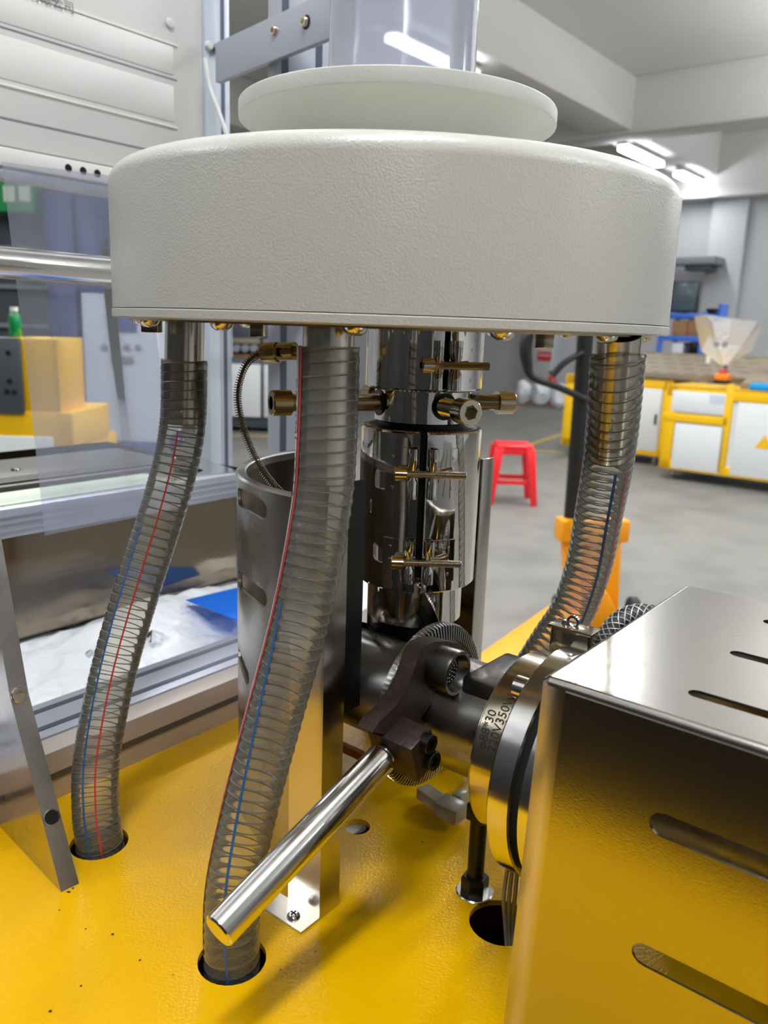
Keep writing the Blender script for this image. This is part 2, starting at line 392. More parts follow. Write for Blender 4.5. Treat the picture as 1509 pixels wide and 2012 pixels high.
rs = random.Random(2); mb = MB()
for (x, y, r_) in ((117, 1788, .0006), (221, 1836, .0009), (275, 1886, .0008), (98, 1987, .0008), (159, 1937, .0006), (135, 1752, .0010), (143, 1745, .0008), (168, 1825, .0006), (620, 1870, .0006), (830, 1655, .0009), (420, 1770, .0005), (552, 1905, .0005), (340, 1915, .0005)):
    p = az(x, y, ZT+.0003); k = 6; mb.face([p+V(r_*(.6+rs.random())*math.cos(2*PI*i/k), r_*(.6+rs.random())*math.sin(2*PI*i/k), 0) for i in range(k)])
tag(mb.build('dirt_specks', X['lever'], tb), kind='stuff')

# ================================================================ HOSES
HR = .0168
def hose(pts, label, stripes, nip, cut=.012, group='clear wire-wound hoses under the drum', printed=None):
    P = resample(spline(pts, 14), .0035); fr = frames(P); base = P[-1]
    root = thing('hose', (base.x, base.y, ZT), label, 'hose', group)
    k0 = next(i for i, p in enumerate(P) if (p-P[0]).length > cut)
    # wall, slightly scalloped between the windings
    pitch = .0068; L = .0035*len(P); mb = MB(); seg = 28
    PP = resample(spline(pts, 14), .0017); FF = frames(PP); rings = []
    k1 = int(k0*2.05)
    for i in range(k1, len(PP)):
        t, n, b_ = FF[i]; ring = []
        for k in range(seg):
            a = 2*PI*k/seg; ph = 2*PI*(i*.0017/pitch)-a
            ring.append(mb.b.verts.new(PP[i]+(n*math.cos(a)+b_*math.sin(a))*(HR-.0003+.00025*math.cos(ph))))
        rings.append(ring)
    for A, B in zip(rings, rings[1:]):
        for k in range(seg): mb.b.faces.new([A[k], A[(k+1) % seg], B[(k+1) % seg], B[k]])
    mb.build('hose_wall', X['hose'], root)
    # spring wire
    H = []; n_turn = int((len(PP)-k1)*.0017/pitch*24)
    for j in range(n_turn):
        f = k1+j/24*pitch/.0017; i = int(f)
        if i >= len(PP)-1: break
        t, n, b_ = FF[i]; a = 2*PI*j/24; p = PP[i].lerp(PP[i+1], f-i)
        H.append(p+(n*math.cos(a)+b_*math.sin(a))*(HR-.0004))
    MB().tube(H, .00043, 5).build('wire_spiral', X['wire'], root)
    for (ang0, ang1), colr, wid, f0 in stripes:
        mb = MB(); prev = None
        for i in range(max(k1, int(f0*len(PP))), len(PP), 2):
            t, n, b_ = FF[i]; ang = ang0+(ang1-ang0)*i/len(PP); cur = [mb.b.verts.new(PP[i]+(n*math.cos(a)+b_*math.sin(a))*(HR+.0002)) for a in (ang-wid, ang, ang+wid)]
            if prev: [mb.b.faces.new([prev[k], prev[k+1], cur[k+1], cur[k]]) for k in (0, 1)]
            prev = cur
        mb.build('stripe', X[colr], root)
    if printed:
        ang, st, size, start = printed
        def fn(u, v):
            i = min(len(FF)-2, max(0, int(start+(u)/.0017))); f = start+u/.0017-i; t, n, b_ = FF[i]; a = ang+v/HR
            return PP[i]+t*(f*.0017)+(n*math.cos(a)+b_*math.sin(a))*(HR+.0006)
        text(st, size, fn, 'printed_text', X['ink'], root, 'LEFT')
    # steel nipple inside
    kn = min(range(len(P)), key=lambda i: abs(P[i].z-nip)); r = .0138
    mb = MB(); top = P[0]; d = (P[kn]-top).normalized(); Ln = (P[kn]-top).length
    mb.lathe([(r*.9, 0), (r, .0), (r, Ln-.001), (r-.001, Ln), (r-.0022, Ln), (r-.0022, .001)], top, d, 40)
    mb.build('steel_nipple', X['tube'], root)
    return root
fz = 1.2815
front = hose([tuple(ay(646, 643, .445))[:2]+(fz,), ay(645, 760, .443), ay(641, 890, .44), ay(632, 1000, .438), ay(594, 1200, .436), ay(541, 1400, .434), ay(489, 1600, .428), ay(459, 1750, .42), az(456, 1884, ZT), V(az(458, 1884, ZT))-V(0, -.004, .05)],
     'thick clear hose in the middle, red and blue stripe, behind the chrome handle', [((PI*.90, PI*1.06), 'whitepl', .16, 0), ((PI*.80, PI*.98), 'stripe_red', .07, 0), ((PI*.92, PI*.44), 'stripe_blue', .05, .36)], 1.195,
     printed=(PI*.875, 'CC 2t201   1 2 1 3', .0085, 18))
left = hose([tuple(ay(364, 640, .60))[:2]+(fz,), ay(362, 720, .60), ay(360, 820, .597), ay(348, 900, .592), ay(321, 1000, .585), ay(289, 1100, .577), ay(257, 1200, .568), ay(228, 1300, .56), ay(205, 1400, .55), ay(189, 1500, .54), ay(188, 1590, .53), az(196, 1655, ZT), V(az(199, 1657, ZT))-V(0, -.004, .05)],
     'clear hose at the left with red stripe, beside the grey bracket', [((PI*.5, PI*.38), 'stripe_red', .034, .19), ((PI*.74, PI*.52), 'stripe_blue', .045, .36)], 1.205, cut=.028)
right = hose([tuple(ay(1216, 662, .50))[:2]+(fz-.001,), ay(1211, 740, .505), ay(1199, 880, .53), ay(1178, 1000, .555), ay(1157, 1110, .575), ay(1125, 1200, .59), ay(1088, 1255, .602), ay(1045, 1320, .615), V(.108, .625, .97), V(.10, .625, .905), V(.10, .625, .86)],
     'clear hose at the right with blue stripe, curving behind the stainless cover', [((PI*.5, PI*.42), 'stripe_blue', .06, .2), ((PI*.34, PI*.25), 'stripe_red', .03, .2)], 1.2)

# ================================================================ DRUM (air ring) with top disc
DC = (0., .60)
ar = thing('air_ring', (*DC, 1.28), 'large white textured drum with a round disc on top', 'machine part')
R = .1893; zb, zt = 1.2795, 1.3715
arc = lambda cx, cz, r, a0, a1, n=8: [(cx+r*math.cos(a0+(a1-a0)*i/n), cz+r*math.sin(a0+(a1-a0)*i/n)) for i in range(n+1)]
MB().lathe([(.06, zt)]+arc(R-.011, zt-.011, .011, PI/2, 0)+[(R, zb+.0062), (R-.003, zb+.0062), (.06, zb+.0062)], (*DC, 0), VZ, 160).build('drum_body', X['drum'], ar)
MB().lathe([(.05, zb+.0058), (R-.0005, zb+.0058), (R+.0006, zb+.0052), (R+.0006, zb+.001), (R-.0005, zb), (R-.004, zb), (.05, zb)], (*DC, 0), VZ, 160).build('base_flange', X['drum'], ar)
MB().lathe([(.045, zb-.0012), (R-.010, zb-.0012), (R-.010, zb+.0001), (.045, zb+.0001)], (*DC, 0), VZ, 96).build('bottom_plate', X['zinc'], ar)
for i in range(14):
    a = 2*PI*i/14+.12; c = V(DC[0]+.174*math.cos(a), DC[1]+.174*math.sin(a), zb-.001)
    MB().lathe([(0, -.0042), (.003, -.004), (.0058, -.0022), (.0068, 0), (0, 0)], c, VZ, 18).build('bolt', X['nickel'], ar)
for (x, y, Y, sx) in ((298, 634, .58, .012), (1068, 660, .5, .011), (507, 634, .55, .009)):
    p = ay(x, y, Y); MB().box((p.x, p.y, zb-.005), (sx, .012, .009), bevel=.0008).build('nut_plate', X['nickel'], ar)
zd = 1.4110; Rd = .1068
MB().lathe([(.045, zt), (.062, zt), (.075, zd-.018), (.094, zd-.004), (Rd-.0018, zd)]+arc(Rd-.0012, zd+.0012, .0012, -PI/2, 0, 4)+arc(Rd-.0012, zd+.0088, .0012, 0, PI/2, 4)+[(.052, zd+.010), (.045, zt)], (*DC, 0), VZ, 128).build('top_disc', X['disc'], ar)
fb = MB().lathe([(.0505, 0), (.0495, .02), (.0490, .08), (.0492, .5), (.05, .8)], (.002, .60, zd+.010), VZ, 64, ).build('film_tube', X['bubble'])
tag(fb, 'clear cloudy plastic film tube rising from the white disc', 'film')

# ================================================================ DIE with heater bands
D = V(.0255, .60, 0)
die = thing('film_die', (D.x, D.y, 1.045), 'polished steel die column with clamped heater bands under the white drum', 'machine part')
def dz(y, r): return ay(815, y, .60-r).z
zA0, zA1 = dz(1236, .036), dz(1166, .0445)
zB0, zB1 = dz(1166, .0445), dz(851, .0445)
zC0, zC1 = zB1+.003, dz(771, .042)
zD0, zD1 = dz(768, .042), 1.279
MB().lathe([(0, zA0), (.0352, zA0), (.0362, zA0+.001), (.0362, zA1+.012), (0, zA1+.012)], (D.x, D.y, 0), VZ, 96).build('lower_ring', X['chrome'], die)
MB().lathe([(0, zA0-.004), (.03, zA0-.004), (.03, zA0+.001), (0, zA0+.001)], (D.x, D.y, 0), VZ, 48).build('base_spigot', X['black'], die)
MB().lathe([(0, zA1+.01), (.0385, zA1+.01), (.0385, zB1+.001), (.032, zB1+.001), (.032, zB1+.004), (0, zB1+.004)], (D.x, D.y, 0), VZ, 64).build('core', X['black'], die)
MB().lathe([(0, zB1+.004), (.034, zB1+.004), (.035, zB1+.005), (.035, zD0+.002), (0, zD0+.002)], (D.x, D.y, 0), VZ, 96).build('adjusting_ring', X['chrome'], die)
MB().lathe([(0, zD0+.001), (.036, zD0+.001), (.036, zD1), (0, zD1)], (D.x, D.y, 0), VZ, 64).build('upper_core', X['black'], die)
def P_(ang, r, z): return V(D.x+r*math.cos(ang), D.y+r*math.sin(ang), z)
def band(name, z0, z1, r, gang, ghalf, clamps, label, lugang=.145):
    mb = MB(); a0, a1 = gang+ghalf, gang+2*PI-ghalf
    mb.lathe([(r-.0035, z0+.0012), (r-.001, z0), (r, z0+.001), (r, z1-.001), (r-.001, z1), (r-.0035, z1-.0012), (r-.0035, z0+.0012)], (D.x, D.y, 0), VZ, 110, a0, a1)
    bo = tag(mb.build(name, X['chrome'], die), label)
    # serrated inner ring showing on the rims
    for zz in (z0, z1):
        mb = MB(); n = 150; ring = []
        for i in range(n+1):
            a = a0+(a1-a0)*i/n; ro = r-.0032-(.0011 if i % 2 else 0)
            ring.append([mb.b.verts.new(P_(a, rr, zz+dz_)) for rr, dz_ in ((ro, -.0012), (ro, .0004), (r-.0065, .0004), (r-.0065, -.0012))])
        for A, B in zip(ring, ring[1:]):
            for k in range(4): mb.b.faces.new([A[k], A[(k+1) % 4], B[(k+1) % 4], B[k]])
        mb.build('serrated_edge', X['steel'], bo, angle=10)
    for (zc, hh, head_x) in clamps:
        lug_r = .0036
        for sgn, la in ((-1, gang-lugang), (1, gang+lugang*1.05)):
            c = P_(la, r+lug_r*.75, 0); mb = MB()
            pr = [(0, zc-hh), (lug_r, zc-hh), (lug_r, zc-.0055), (lug_r*.66, zc-.003), (lug_r*.66, zc+.003), (lug_r, zc+.0055), (lug_r, zc+hh), (lug_r*.8, zc+hh), (lug_r*.8, zc+hh-.003), (0, zc+hh-.003)]
            mb.lathe(pr, (c.x, c.y, 0), VZ, 20); mb.build('clamp_lug', X['chrome'], bo)
            # riveted strap plate lying on the band
            mb = MB(); aa0 = la; aa1 = la+sgn*.46; n = 10; prev = None
            for i in range(n+1):
                a = aa0+(aa1-aa0)*i/n; cur = [mb.b.verts.new(P_(a, rr, z_)) for rr, z_ in ((r+.0002, zc-hh), (r+.0009, zc-hh), (r+.0009, zc+hh), (r+.0002, zc+hh))]
                if prev: [mb.b.faces.new([prev[k], prev[(k+1) % 4], cur[(k+1) % 4], cur[k]]) for k in range(4)]
                else: mb.b.faces.new(cur)
                prev = cur
            mb.b.faces.new(prev[::-1])
            mb.build('strap', X['chrome'], bo)
            for k in (-1, 0, 1):
                p = P_(la+sgn*.33, r+.0008, zc+k*hh*.62); d = P_(la+sgn*.33, 1, 0)-P_(la+sgn*.33, 0, 0)
                MB().lathe([(0, .0005), (.0009, .0004), (.0013, 0)], p, d, 12).build('rivet', X['chromer'], bo)
        tan = V(-math.sin(gang), math.cos(gang), 0); p = P_(gang, r+lug_r*.9, zc)
        mb = MB(); thread(mb, p-tan*.012, p+tan*.031, .0029, .00105, 18); mb.build('screw_thread', X['nickel'], bo)
        mb = MB(); socket_head(mb, p-tan*.0195, -tan, .0048, .0085); mb.build('screw_head', X['nickel'], bo)
    return bo
zc1, zc2 = ay(815, 932, .552).z, ay(808, 1106, .552).z
band('heater_band', zB0, zB1, .0445, -PI/2+.005, .055, ((zc1, .0175, 0), (zc2, .0155, 0)), 'tall polished heater band with two clamp screws')
band('heater_band', zD0, zD1, .0425, -PI/2+.32, .05, ((ay(870, 718, .56).z, .0165, 0),), 'short upper heater band with one clamp screw')
# adjusting bolts
zbolt = dz(795, .034)
for i, (ang, L0, L1, lab) in enumerate(((-1.16, .034, .058, 'front adjusting bolt, hexagon socket facing the camera'), (.30, .034, .058, 'right adjusting bolt'), (PI+.42, .034, .100, 'left adjusting bolt with bronzed head'), (PI/2+.5, .034, .07, 'rear adjusting bolt'))):
    d = V(math.cos(ang), math.sin(ang), 0); c = V(D.x, D.y, zbolt-.001)
    mb = MB(); thread(mb, c+d*L0*.9, c+d*(L1+.002), .0062, .0013, 20)
    b_ = tag(mb.build('adjusting_bolt', X['nickel'], die), lab)
    mb = MB(); socket_head(mb, c+d*(L1+.0145), d, .0088, .0135, .0052); mb.build('bolt_head', X['nickel'] if i < 2 else X['zinc'], b_)
    MB().lathe([(.0095, 0), (.0095, .0008), (.0064, .0008), (.0064, 0)], c+d*.0345, d, 24).build('bolt_seat', X['black'], b_)

# thermocouple with spring lead
p = ay(575, 690, .575); q = ay(519, 694, .585)
tc = thing('thermocouple', p, 'brass thermocouple cap with spring-wound lead curving into the slotted guard', 'sensor')
d = (q-p).normalized(); L = (q-p).length
MB().lathe([(0, -.03), (.0035, -.03), (.0035, -.002), (.0062, -.002), (.0062, L*.45), (.0072, L*.5), (.0074, L*.95), (.0066, L), (.003, L), (0, L-.001)], p, d, 28).build('cap', X['brass'], tc)
MB().box(p+d*L*.38+V(0, -.0058, 0), (.0058, .0014, .006)).build('slot_window', X['void'], tc)
sp = spline([q, ay(503, 698, .587), ay(480, 722, .588), ay(467, 770, .588), ay(472, 820, .588), ay(486, 865, .59), ay(508, 912, .592), ay(535, 950, .596), ay(560, 975, .60)], 16)
sp = resample(sp, .0008); fr = frames(sp); H = []
for i in range(len(sp)):
    for k in range(6):
        a = 2*PI*(i*.0008/.00175)+2*PI*.0008/.00175*k/6; t, n, b_ = fr[i]; H.append(sp[i]+t*(.0008*k/6)+(n*math.cos(a)+b_*math.sin(a))*.0027)
MB().tube(H, .00038, 4).build('lead_spring', X['coil'], tc)
MB().tube(sp[::3], .0012, 8).build('lead_core', X['coil'], tc)

# ================================================================ SLOTTED GUARD + UPRIGHTS
GC, GR, GZ = V(.018, .615, 0), .130, 1.1725
gt = thing('slotted_guard', (GC.x-.09, GC.y, ZT), 'round stainless guard with oval slots around the die', 'guard')
def gp(u, v, w_): a = u/GR; return V(GC.x+(GR+w_)*math.cos(a), GC.y+(GR+w_)*math.sin(a), v)
def hc(x, y):
    d = ray(x, y); ox, oy = CAM[0]-GC.x, CAM[1]-GC.y; a = d[0]**2+d[1]**2; b2 = ox*d[0]+oy*d[1]; c = ox*ox+oy*oy-GR*GR; disc = max(0, b2*b2-a*c)
    t = (-b2-math.sqrt(disc))/a; pnt = CAM+d*t; return (math.atan2(pnt[1]-GC.y, pnt[0]-GC.x) % (2*PI))*GR, pnt[2]
u0, u1 = math.radians(118)*GR, math.radians(238)*GR
holes = []
for (xr, yr) in ((525, 992), (525, 1180), (490, 1335)):
    ur, vr = hc(xr, yr)
    holes.append(slot(ur-.052, ur-.007, min(vr, GZ-.0155), .0066))
for k in range(-1, 3):
    uu = hc(471, 1050)[0]; vv = hc(474, (860, 1050, 1240, 1403)[k+1])[1]
    if k >= 0: holes.append(circ(math.radians(188)*GR, vv, .0062, 20, .0075))
    if k >= 0: holes.append(slot(math.radians(130)*GR, math.radians(150)*GR, vv, .006))
MB().plate([(u0, ZT), (u1, ZT), (u1, GZ-.006), (u0, GZ-.006)], holes, gp, .0022, grid=.0055).build('tube_wall', X['guard'], gt, angle=50)
MB().plate([(u0, ZT), (u1, ZT), (u1, GZ-.007), (u0, GZ-.007)], holes, lambda u, v, w_: gp(u, v, w_-.0025), .0003, grid=.0055).build('shade_liner', X['shadesteel'], gt, angle=50)  # added inner layer: shade inside the guard painted as dark steel
MB().lathe([(GR-.007, GZ-.001), (GR-.006, GZ), (GR-.001, GZ), (GR+.0006, GZ-.0015), (GR+.0006, GZ-.0065), (GR-.007, GZ-.0065), (GR-.007, GZ-.001)], (GC.x, GC.y, 0), VZ, 60, math.radians(118), math.radians(238)).build('rim', X['guard'], gt)
fp = thing('upright_plate', M(-.03, -.095, ZT), 'bent stainless upright with a screwed foot, behind the middle hose', 'bracket')
ZP = 1.190
MB().mbox(-.041, -.0125, -.0965, -.095, ZT, ZP).build('front_sheet', X['brushv'], fp)
MB().mbox(-.0140, -.0125, -.095, -.0775, ZT, ZP).build('side_return', X['brushv'], fp)
MB().mbox(-.0139, -.0126, -.0775, -.062, 1.043, ZP).build('inner_sheet', X['black'], fp)  # black colour stands in for the stainless sheet's dark reflection
MB().hexa([M(-.058, -.1135, ZT+z_) if i == 0 else M(*a, ZT+z_) for z_ in (.0002, .0017) for i, a in enumerate(((-.058, -.1135), (-.0125, -.1135), (-.0125, -.0965), (-.058, -.0965)))]).build('foot', X['brushv'], fp)
c = M(-.026, -.1065, ZT+.0015)
sw = MB().lathe([(0, .003), (.0025, .0028), (.0042, .0012), (.0045, 0), (0, 0)], c, VZ, 20).build('screw', X['chromer'], fp)
for k in (0, 1):
    dd = (VE1, VE2)[k]; MB().box(c+V(0, 0, .0028), (.0046, .0008, .0008), (dd, VZ.cross(dd), VZ)).build('screw_slot', X['void'], sw)
rp = thing('upright_plate', M(-.1, .14, ZT), 'bent stainless upright with a golden edge, behind the die to the right', 'bracket')
MB().mbox(-.170, -.053, .1345, .136, ZT, 1.176).build('front_sheet', X['traysteel'], rp)
MB().mbox(-.0545, -.053, .136, .153, ZT, 1.176, .0004).build('side_return', X['tube'], rp)

# ================================================================ EXTRUDER HEAD (axis along s)
ZA = 1.026
def axl(prof, s, t=0, seg=64, z=ZA): return MB().lathe(prof, M(s, t, z), VE2, seg, ref=VZ)
ex = thing('extruder_head', M(0, 0, ZT), 'horizontal steel extruder barrel with heater and flange entering the stainless cover', 'machine part')
axl([(0, 0), (.034, 0), (.035, .001), (.035, .133), (.034, .134), (0, .134)], -.14, .0).build('head_body', X['dark'], ex)
axl([(0, 0), (.0375, 0), (.0375, .07), (0, .07)], .0, .004, z=ZA-.001).build('barrel', X['steel'], ex)
MB().mbox(.036, .071, -.020, .036, ZA+.006, ZA+.0385, .003).build('milled_block', X['dark'], ex)
axl([(.034, 0), (.0385, 0), (.039, .001), (.039, .026), (.034, .026)], -.10, .0).build('end_band', X['chrome'], ex)
MB().cyl((D.x, D.y, ZA), (D.x, D.y, zA0-.0045), .028, seg=40).build('die_seat', X['black'], ex)
for a in (200, 235, 270, 305):
    c = P_(math.radians(a), .030, zA0-.016); MB().cyl(c+V(0, 0, -.004), c+V(0, 0, .008), .0072, seg=16, bev=.001).build('seat_bolt', X['black'], ex)
hb = axl([(.05, 0), (.0560, 0), (.0568, .0008), (.0568, .0215), (.0560, .0222), (.05, .0222)], .070, -.003, 120)
hbo = tag(hb.build('heater_band', X['nickel'], ex), 'polished heater band engraved ø88*30')
def ht_txt(line, s0):
    def fn(u, v):
        a = math.radians(72)-u/.0568; # angle from +z towards -t
        aa = a
        return M(s0-v, 0, 0)+V(0, 0, ZA)+VE1*(-.003-.0571*math.sin(aa))+VZ*(.0571*math.cos(aa))
    return fn
for i, (st, off) in enumerate((('ø88*30', 0), ('220V350W', .0066), ('2024.04.05', .0128))):
    text(st, .0078, ht_txt(st, .0780+off), 'engraved_text', X['ink'], hbo, 'LEFT')
axl([(.05, 0), (.0565, 0), (.0565, .0006), (.05, .0006)], .0697, -.003, 90).build('band_edge', X['steel'], hbo)
axl([(.03, 0), (.0690, 0), (.0700, .001), (.0700, .0135), (.069, .0145), (.03, .0145)], .0925, -.007, 128, z=ZA-.002).build('flange', X['chromer'], ex)
axl([(.03, 0), (.066, 0), (.066, .004), (.03, .004)], .107, -.007, 96, z=ZA-.002).build('flange_gap', X['void'], ex)
axl([(.03, 0), (.068, 0), (.069, .001), (.069, .019), (.03, .019)], .111, -.007, 128, z=ZA-.002).build('rear_flange', X['chromer'], ex)
axl([(0, 0), (.04, 0), (.04, .6), (0, .6)], .128, .0, 48).build('rear_barrel', X['steel'], ex)
axl([(0, 0), (.0062, 0), (.0068, .0006), (.0068, .012), (0, .012)], .0835, -.003-.0610*math.sin(math.radians(32)), 28, z=ZA+.061*math.cos(math.radians(32))).build('flange_bolt', X['chromer'], ex)
# terminal box on the heater
c = M(.092, .019, ZA+.066); ax3 = (VE2, VE1, VZ)
tbx = MB().box(c, (.026, .014, .016), ax3, .0015).build('terminal_box', X['nickel'], ex)
MB().box(c+VZ*.009, (.029, .015, .0016), ax3, .0004).build('lid', X['nickel'], tbx)
MB().lathe([(0, .0034), (.0022, .003), (.003, 0)], c+VZ*.0095-VE2*.006, VZ, 14).build('screw', X['chromer'], tbx)
MB().lathe([(.0026, -.001), (.0042, -.001), (.0042, .001), (.0026, .001), (.0026, -.001)], c+VZ*.0125-VE2*.001, VE1, 18).build('cable_loop', X['chromer'], tbx)
pts = spline([M(.105, .03, ZA+.06), M(.112, .042, ZA+.078), M(.125, .055, ZA+.082), M(.142, .062, ZA+.072), M(.155, .064, ZA+.05)], 12)
bs = resample(pts, .0012); bf = frames(bs)
MB().tube(bs, .0065, 16).build('braided_sleeve', mat('braid', rgb(70, 70, 70), .5, .4), ex)
mb = MB()
for ph in range(7):
    for sg in (-1, 1):
        mb.tube([bs[i]+(bf[i][1]*math.cos(sg*i*.0012/.0045+ph*2*PI/7)+bf[i][2]*math.sin(sg*i*.0012/.0045+ph*2*PI/7))*.0068 for i in range(0, len(bs))], .00042, 4)
mb.build('braid_wires', mat('braid_wire', rgb(205, 205, 200), .4, .5), ex)
# black support post
bp = ST(az(932, 1752, ZT)); MB().cyl(M(bp[0], bp[1], ZT), M(bp[0], bp[1], .97), .0058, seg=20).build('support_post', X['black'], ex)
MB().lathe([(0, 0), (.0095, 0), (.0095, .010), (.0085, .012), (0, .012)], M(bp[0], bp[1], ZT+.001), VZ, 6).build('support_nut', X['black'], ex)
MB().lathe([(0, 0), (.0125, 0), (.0128, .0008), (.012, .0014), (0, .0014)], M(bp[0], bp[1], ZT), VZ, 32).build('washer', X['chromer'], ex)
MB().box(M(bp[0], bp[1], .9665), (.014, .012, .012), ax3, .001).build('support_clamp', X['black'], ex)
# wires down into the hole
for i, (dx, dt) in enumerate(((0, 0), (.003, .002), (.006, -.001))):
    tag(MB().tube(spline([ay(1000+9*i, 1690, .452), ay(990+11*i, 1760, .449), az(993+7*i, 1815, ZT+.003), V(az(1003+6*i, 1850, ZT))-VZ*.02], 10), .0014, 8).build('power_cable', X['cable'], None), ('grey cable nearest the black post, entering the big hole', 'middle grey cable entering the big hole in the yellow table', 'grey cable nearest the cover, entering the big hole')[i], 'cable', 'grey cables into the big hole')
# white connectors
cn = thing('cable_connector', az(870, 1590, ZT), 'milky white cable connector lying on the yellow table below the barrel', 'connector')
for i, (x, y, sz, yaw) in enumerate(((850, 1568, (.026, .013, .010), -.9), (886, 1590, (.022, .018, .012), -.7), (905, 1568, (.010, .012, .010), -.7))):
    p = az(x, y, ZT+.010+.002*i); ca = (V(math.cos(yaw), math.sin(yaw), 0), V(-math.sin(yaw), math.cos(yaw), 0), VZ)
    MB().box(p, sz, ca, .0015).build(('plug', 'socket', 'latch')[i], X['ceramic'], cn)
ab = MB().tube([az(640, 1452, .93), az(700, 1480, .925), az(760, 1512, .918)], .0045, 10).build('brown_cable', X['amber'])
tag(ab, 'orange-brown cable lying behind the stainless upright under the barrel', 'cable')

# ---------------- screen changer: toothed ring, lever, clamp block, handle
sc_ = thing('screen_changer', M(.01, -.02, ZT+.05), 'dark lever with toothed ring and long chrome handle on the barrel', 'lever')
mb = MB(); n = 104; RG, RI = .0570, .0468; ring = []
for i in range(n*2):
    a = 2*PI*i/(n*2); up = i % 2; dR = VE1*math.sin(a)+VZ*math.cos(a); c = M(0, 0, ZA); rows = []
    w_ = .5*2*PI/(2*n)*.95
    for da in (-w_, w_):
        d_ = VE1*math.sin(a+da)+VZ*math.cos(a+da); h = .0050 if up else 0
        rows.append([mb.b.verts.new(c+d_*r_+VE2*s_) for r_, s_ in ((RI, -.004), (RG, -.004), (RG+(.0006 if up else -.0004), .0005), (RG-.0006, .001+h*.55), (RI, .001+h))])
    ring += rows
for A, B in zip(ring, ring[1:]+ring[:1]):
    for k in range(5): mb.b.faces.new([A[k], A[(k+1) % 5], B[(k+1) % 5], B[k]])
tr = mb.build('toothed_ring', X['steel'], sc_, angle=12)
axl([(.0, -.004), (RI, -.004), (RI, .0015), (.0, .0015)], 0, 0).build('ring_web', X['dark'], tr)
LS = .020   # lever plane
def lp(x, y, s=LS): a = hs(x, y, s); return M(*a)
def z5(x, y, s=LS): return lp(640+x/3.28, 1200+y/3.28, s)
arm = [(300, 785), (345, 715), (400, 668), (455, 610), (505, 530), (545, 450), (580, 350), (605, 275), (640, 228), (700, 200), (780, 195), (850, 212), (905, 245), (935, 290)]
inner = [(905, 272), (870, 262), (830, 272), (790, 305), (765, 345), (752, 400), (742, 450), (722, 510), (690, 580), (650, 645), (612, 690), (640, 740), (560, 760), (470, 800), (380, 800)]
mb = MB(); poly = [z5(*p) for p in arm+inner]; pts2 = [Vector((p.dot(VE1), p.z)) for p in poly]
c0 = (poly[0].dot(VE2))
mb.plate([tuple(p) for p in pts2], [], lambda u, v, w2: VE2*(c0+w2)+VE1*u+VZ*v, .012)
la = mb.build('lever_arm', X['lever'], sc_, angle=40)
# breaker plug seated in the arm
hub = hs(890, 1320, .032)
axl([(.0105, -.016), (.0142, -.016), (.0148, .002), (.0142, .004), (.0122, .004), (.0092, -.003), (0, -.003), (0, -.016)], hub[0], hub[1], 48, z=hub[2]).build('plug_ring', X['dark'], sc_)
pl = axl([(0, 0), (.0090, 0), (.0090, .0005), (0, .0005)], hub[0]-.0028, hub[1], 32, z=hub[2]).build('breaker_plate', X['dark'], sc_)
mb = MB()
for r_, k in ((0, 1), (.0026, 6), (.0052, 12), (.0076, 18)):
    for i in range(k):
        a = 2*PI*i/k; mb.lathe([(0, .0004), (.0005, .0004), (.0008, 0)], M(hub[0]-.0022, hub[1]+r_*math.sin(a), hub[2]+r_*math.cos(a)), VE2, 8)
mb.build('perforation', X['chromer'], pl)
# clamp block
B0, B1 = LS-.004, LS+.020
bpts = [(640+x/3.28, 1200+y/3.28) for x, y in ((318, 800), (470, 862), (492, 1035), (355, 965))]
blk = MB().hexa([lp(*bpts[3], B0), lp(*bpts[2], B0), lp(bpts[2][0]+38, bpts[2][1]-62, B0), lp(bpts[3][0]+45, bpts[3][1]-62, B0), lp(*bpts[0], B0), lp(*bpts[1], B0), lp(bpts[1][0]+34, bpts[1][1]-30, B0), lp(bpts[0][0]+50, bpts[0][1]-38, B0)], .001)
blk.b.free()
ctr = lp(640+480/3.28, 1200+905/3.28, LS-.002)
rodA = lp(640+385/3.28, 1200+925/3.28, LS); rodB = ay(428, 1832, .350)
rd = (rodA-rodB).normalized()
bx = rd; by = (VE2-bx*VE2.dot(bx)).normalized(); bz = bx.cross(by)
bc = rodA+rd*.011
tag(MB().box(bc+by*.005, (.021, .034, .027), (bx, by, bz), .0012).build('clamp_block', X['lever'], sc_), 'dark square clamp block at the foot of the lever')
MB().box(bc+by*.0005, (.0213, .0006, .0273), (bx, by, bz)).build('clamp_joint', X['void'], sc_)
for k, (u, v) in enumerate(((.003, .006), (.003, -.008))):
    mb = MB(); socket_head(mb, bc+by*.0265+bx*u+bz*v, by, .0062, .006); mb.build('clamp_screw', X['black'], sc_)
mb = MB(); thread(mb, rodA-rd*.004, rodA+rd*.004, .0066, .0016, 20); mb.build('stud_thread', X['steel'], sc_)
L = (rodA-rodB).length
tag(MB().lathe([(0, 0), (.0085, 0), (.0094, .0010), (.0094, L-.004), (.0086, L-.003), (0, L-.003)], rodB, rd, 64).build('handle', X['chromer'], sc_), 'long chrome handle bar')

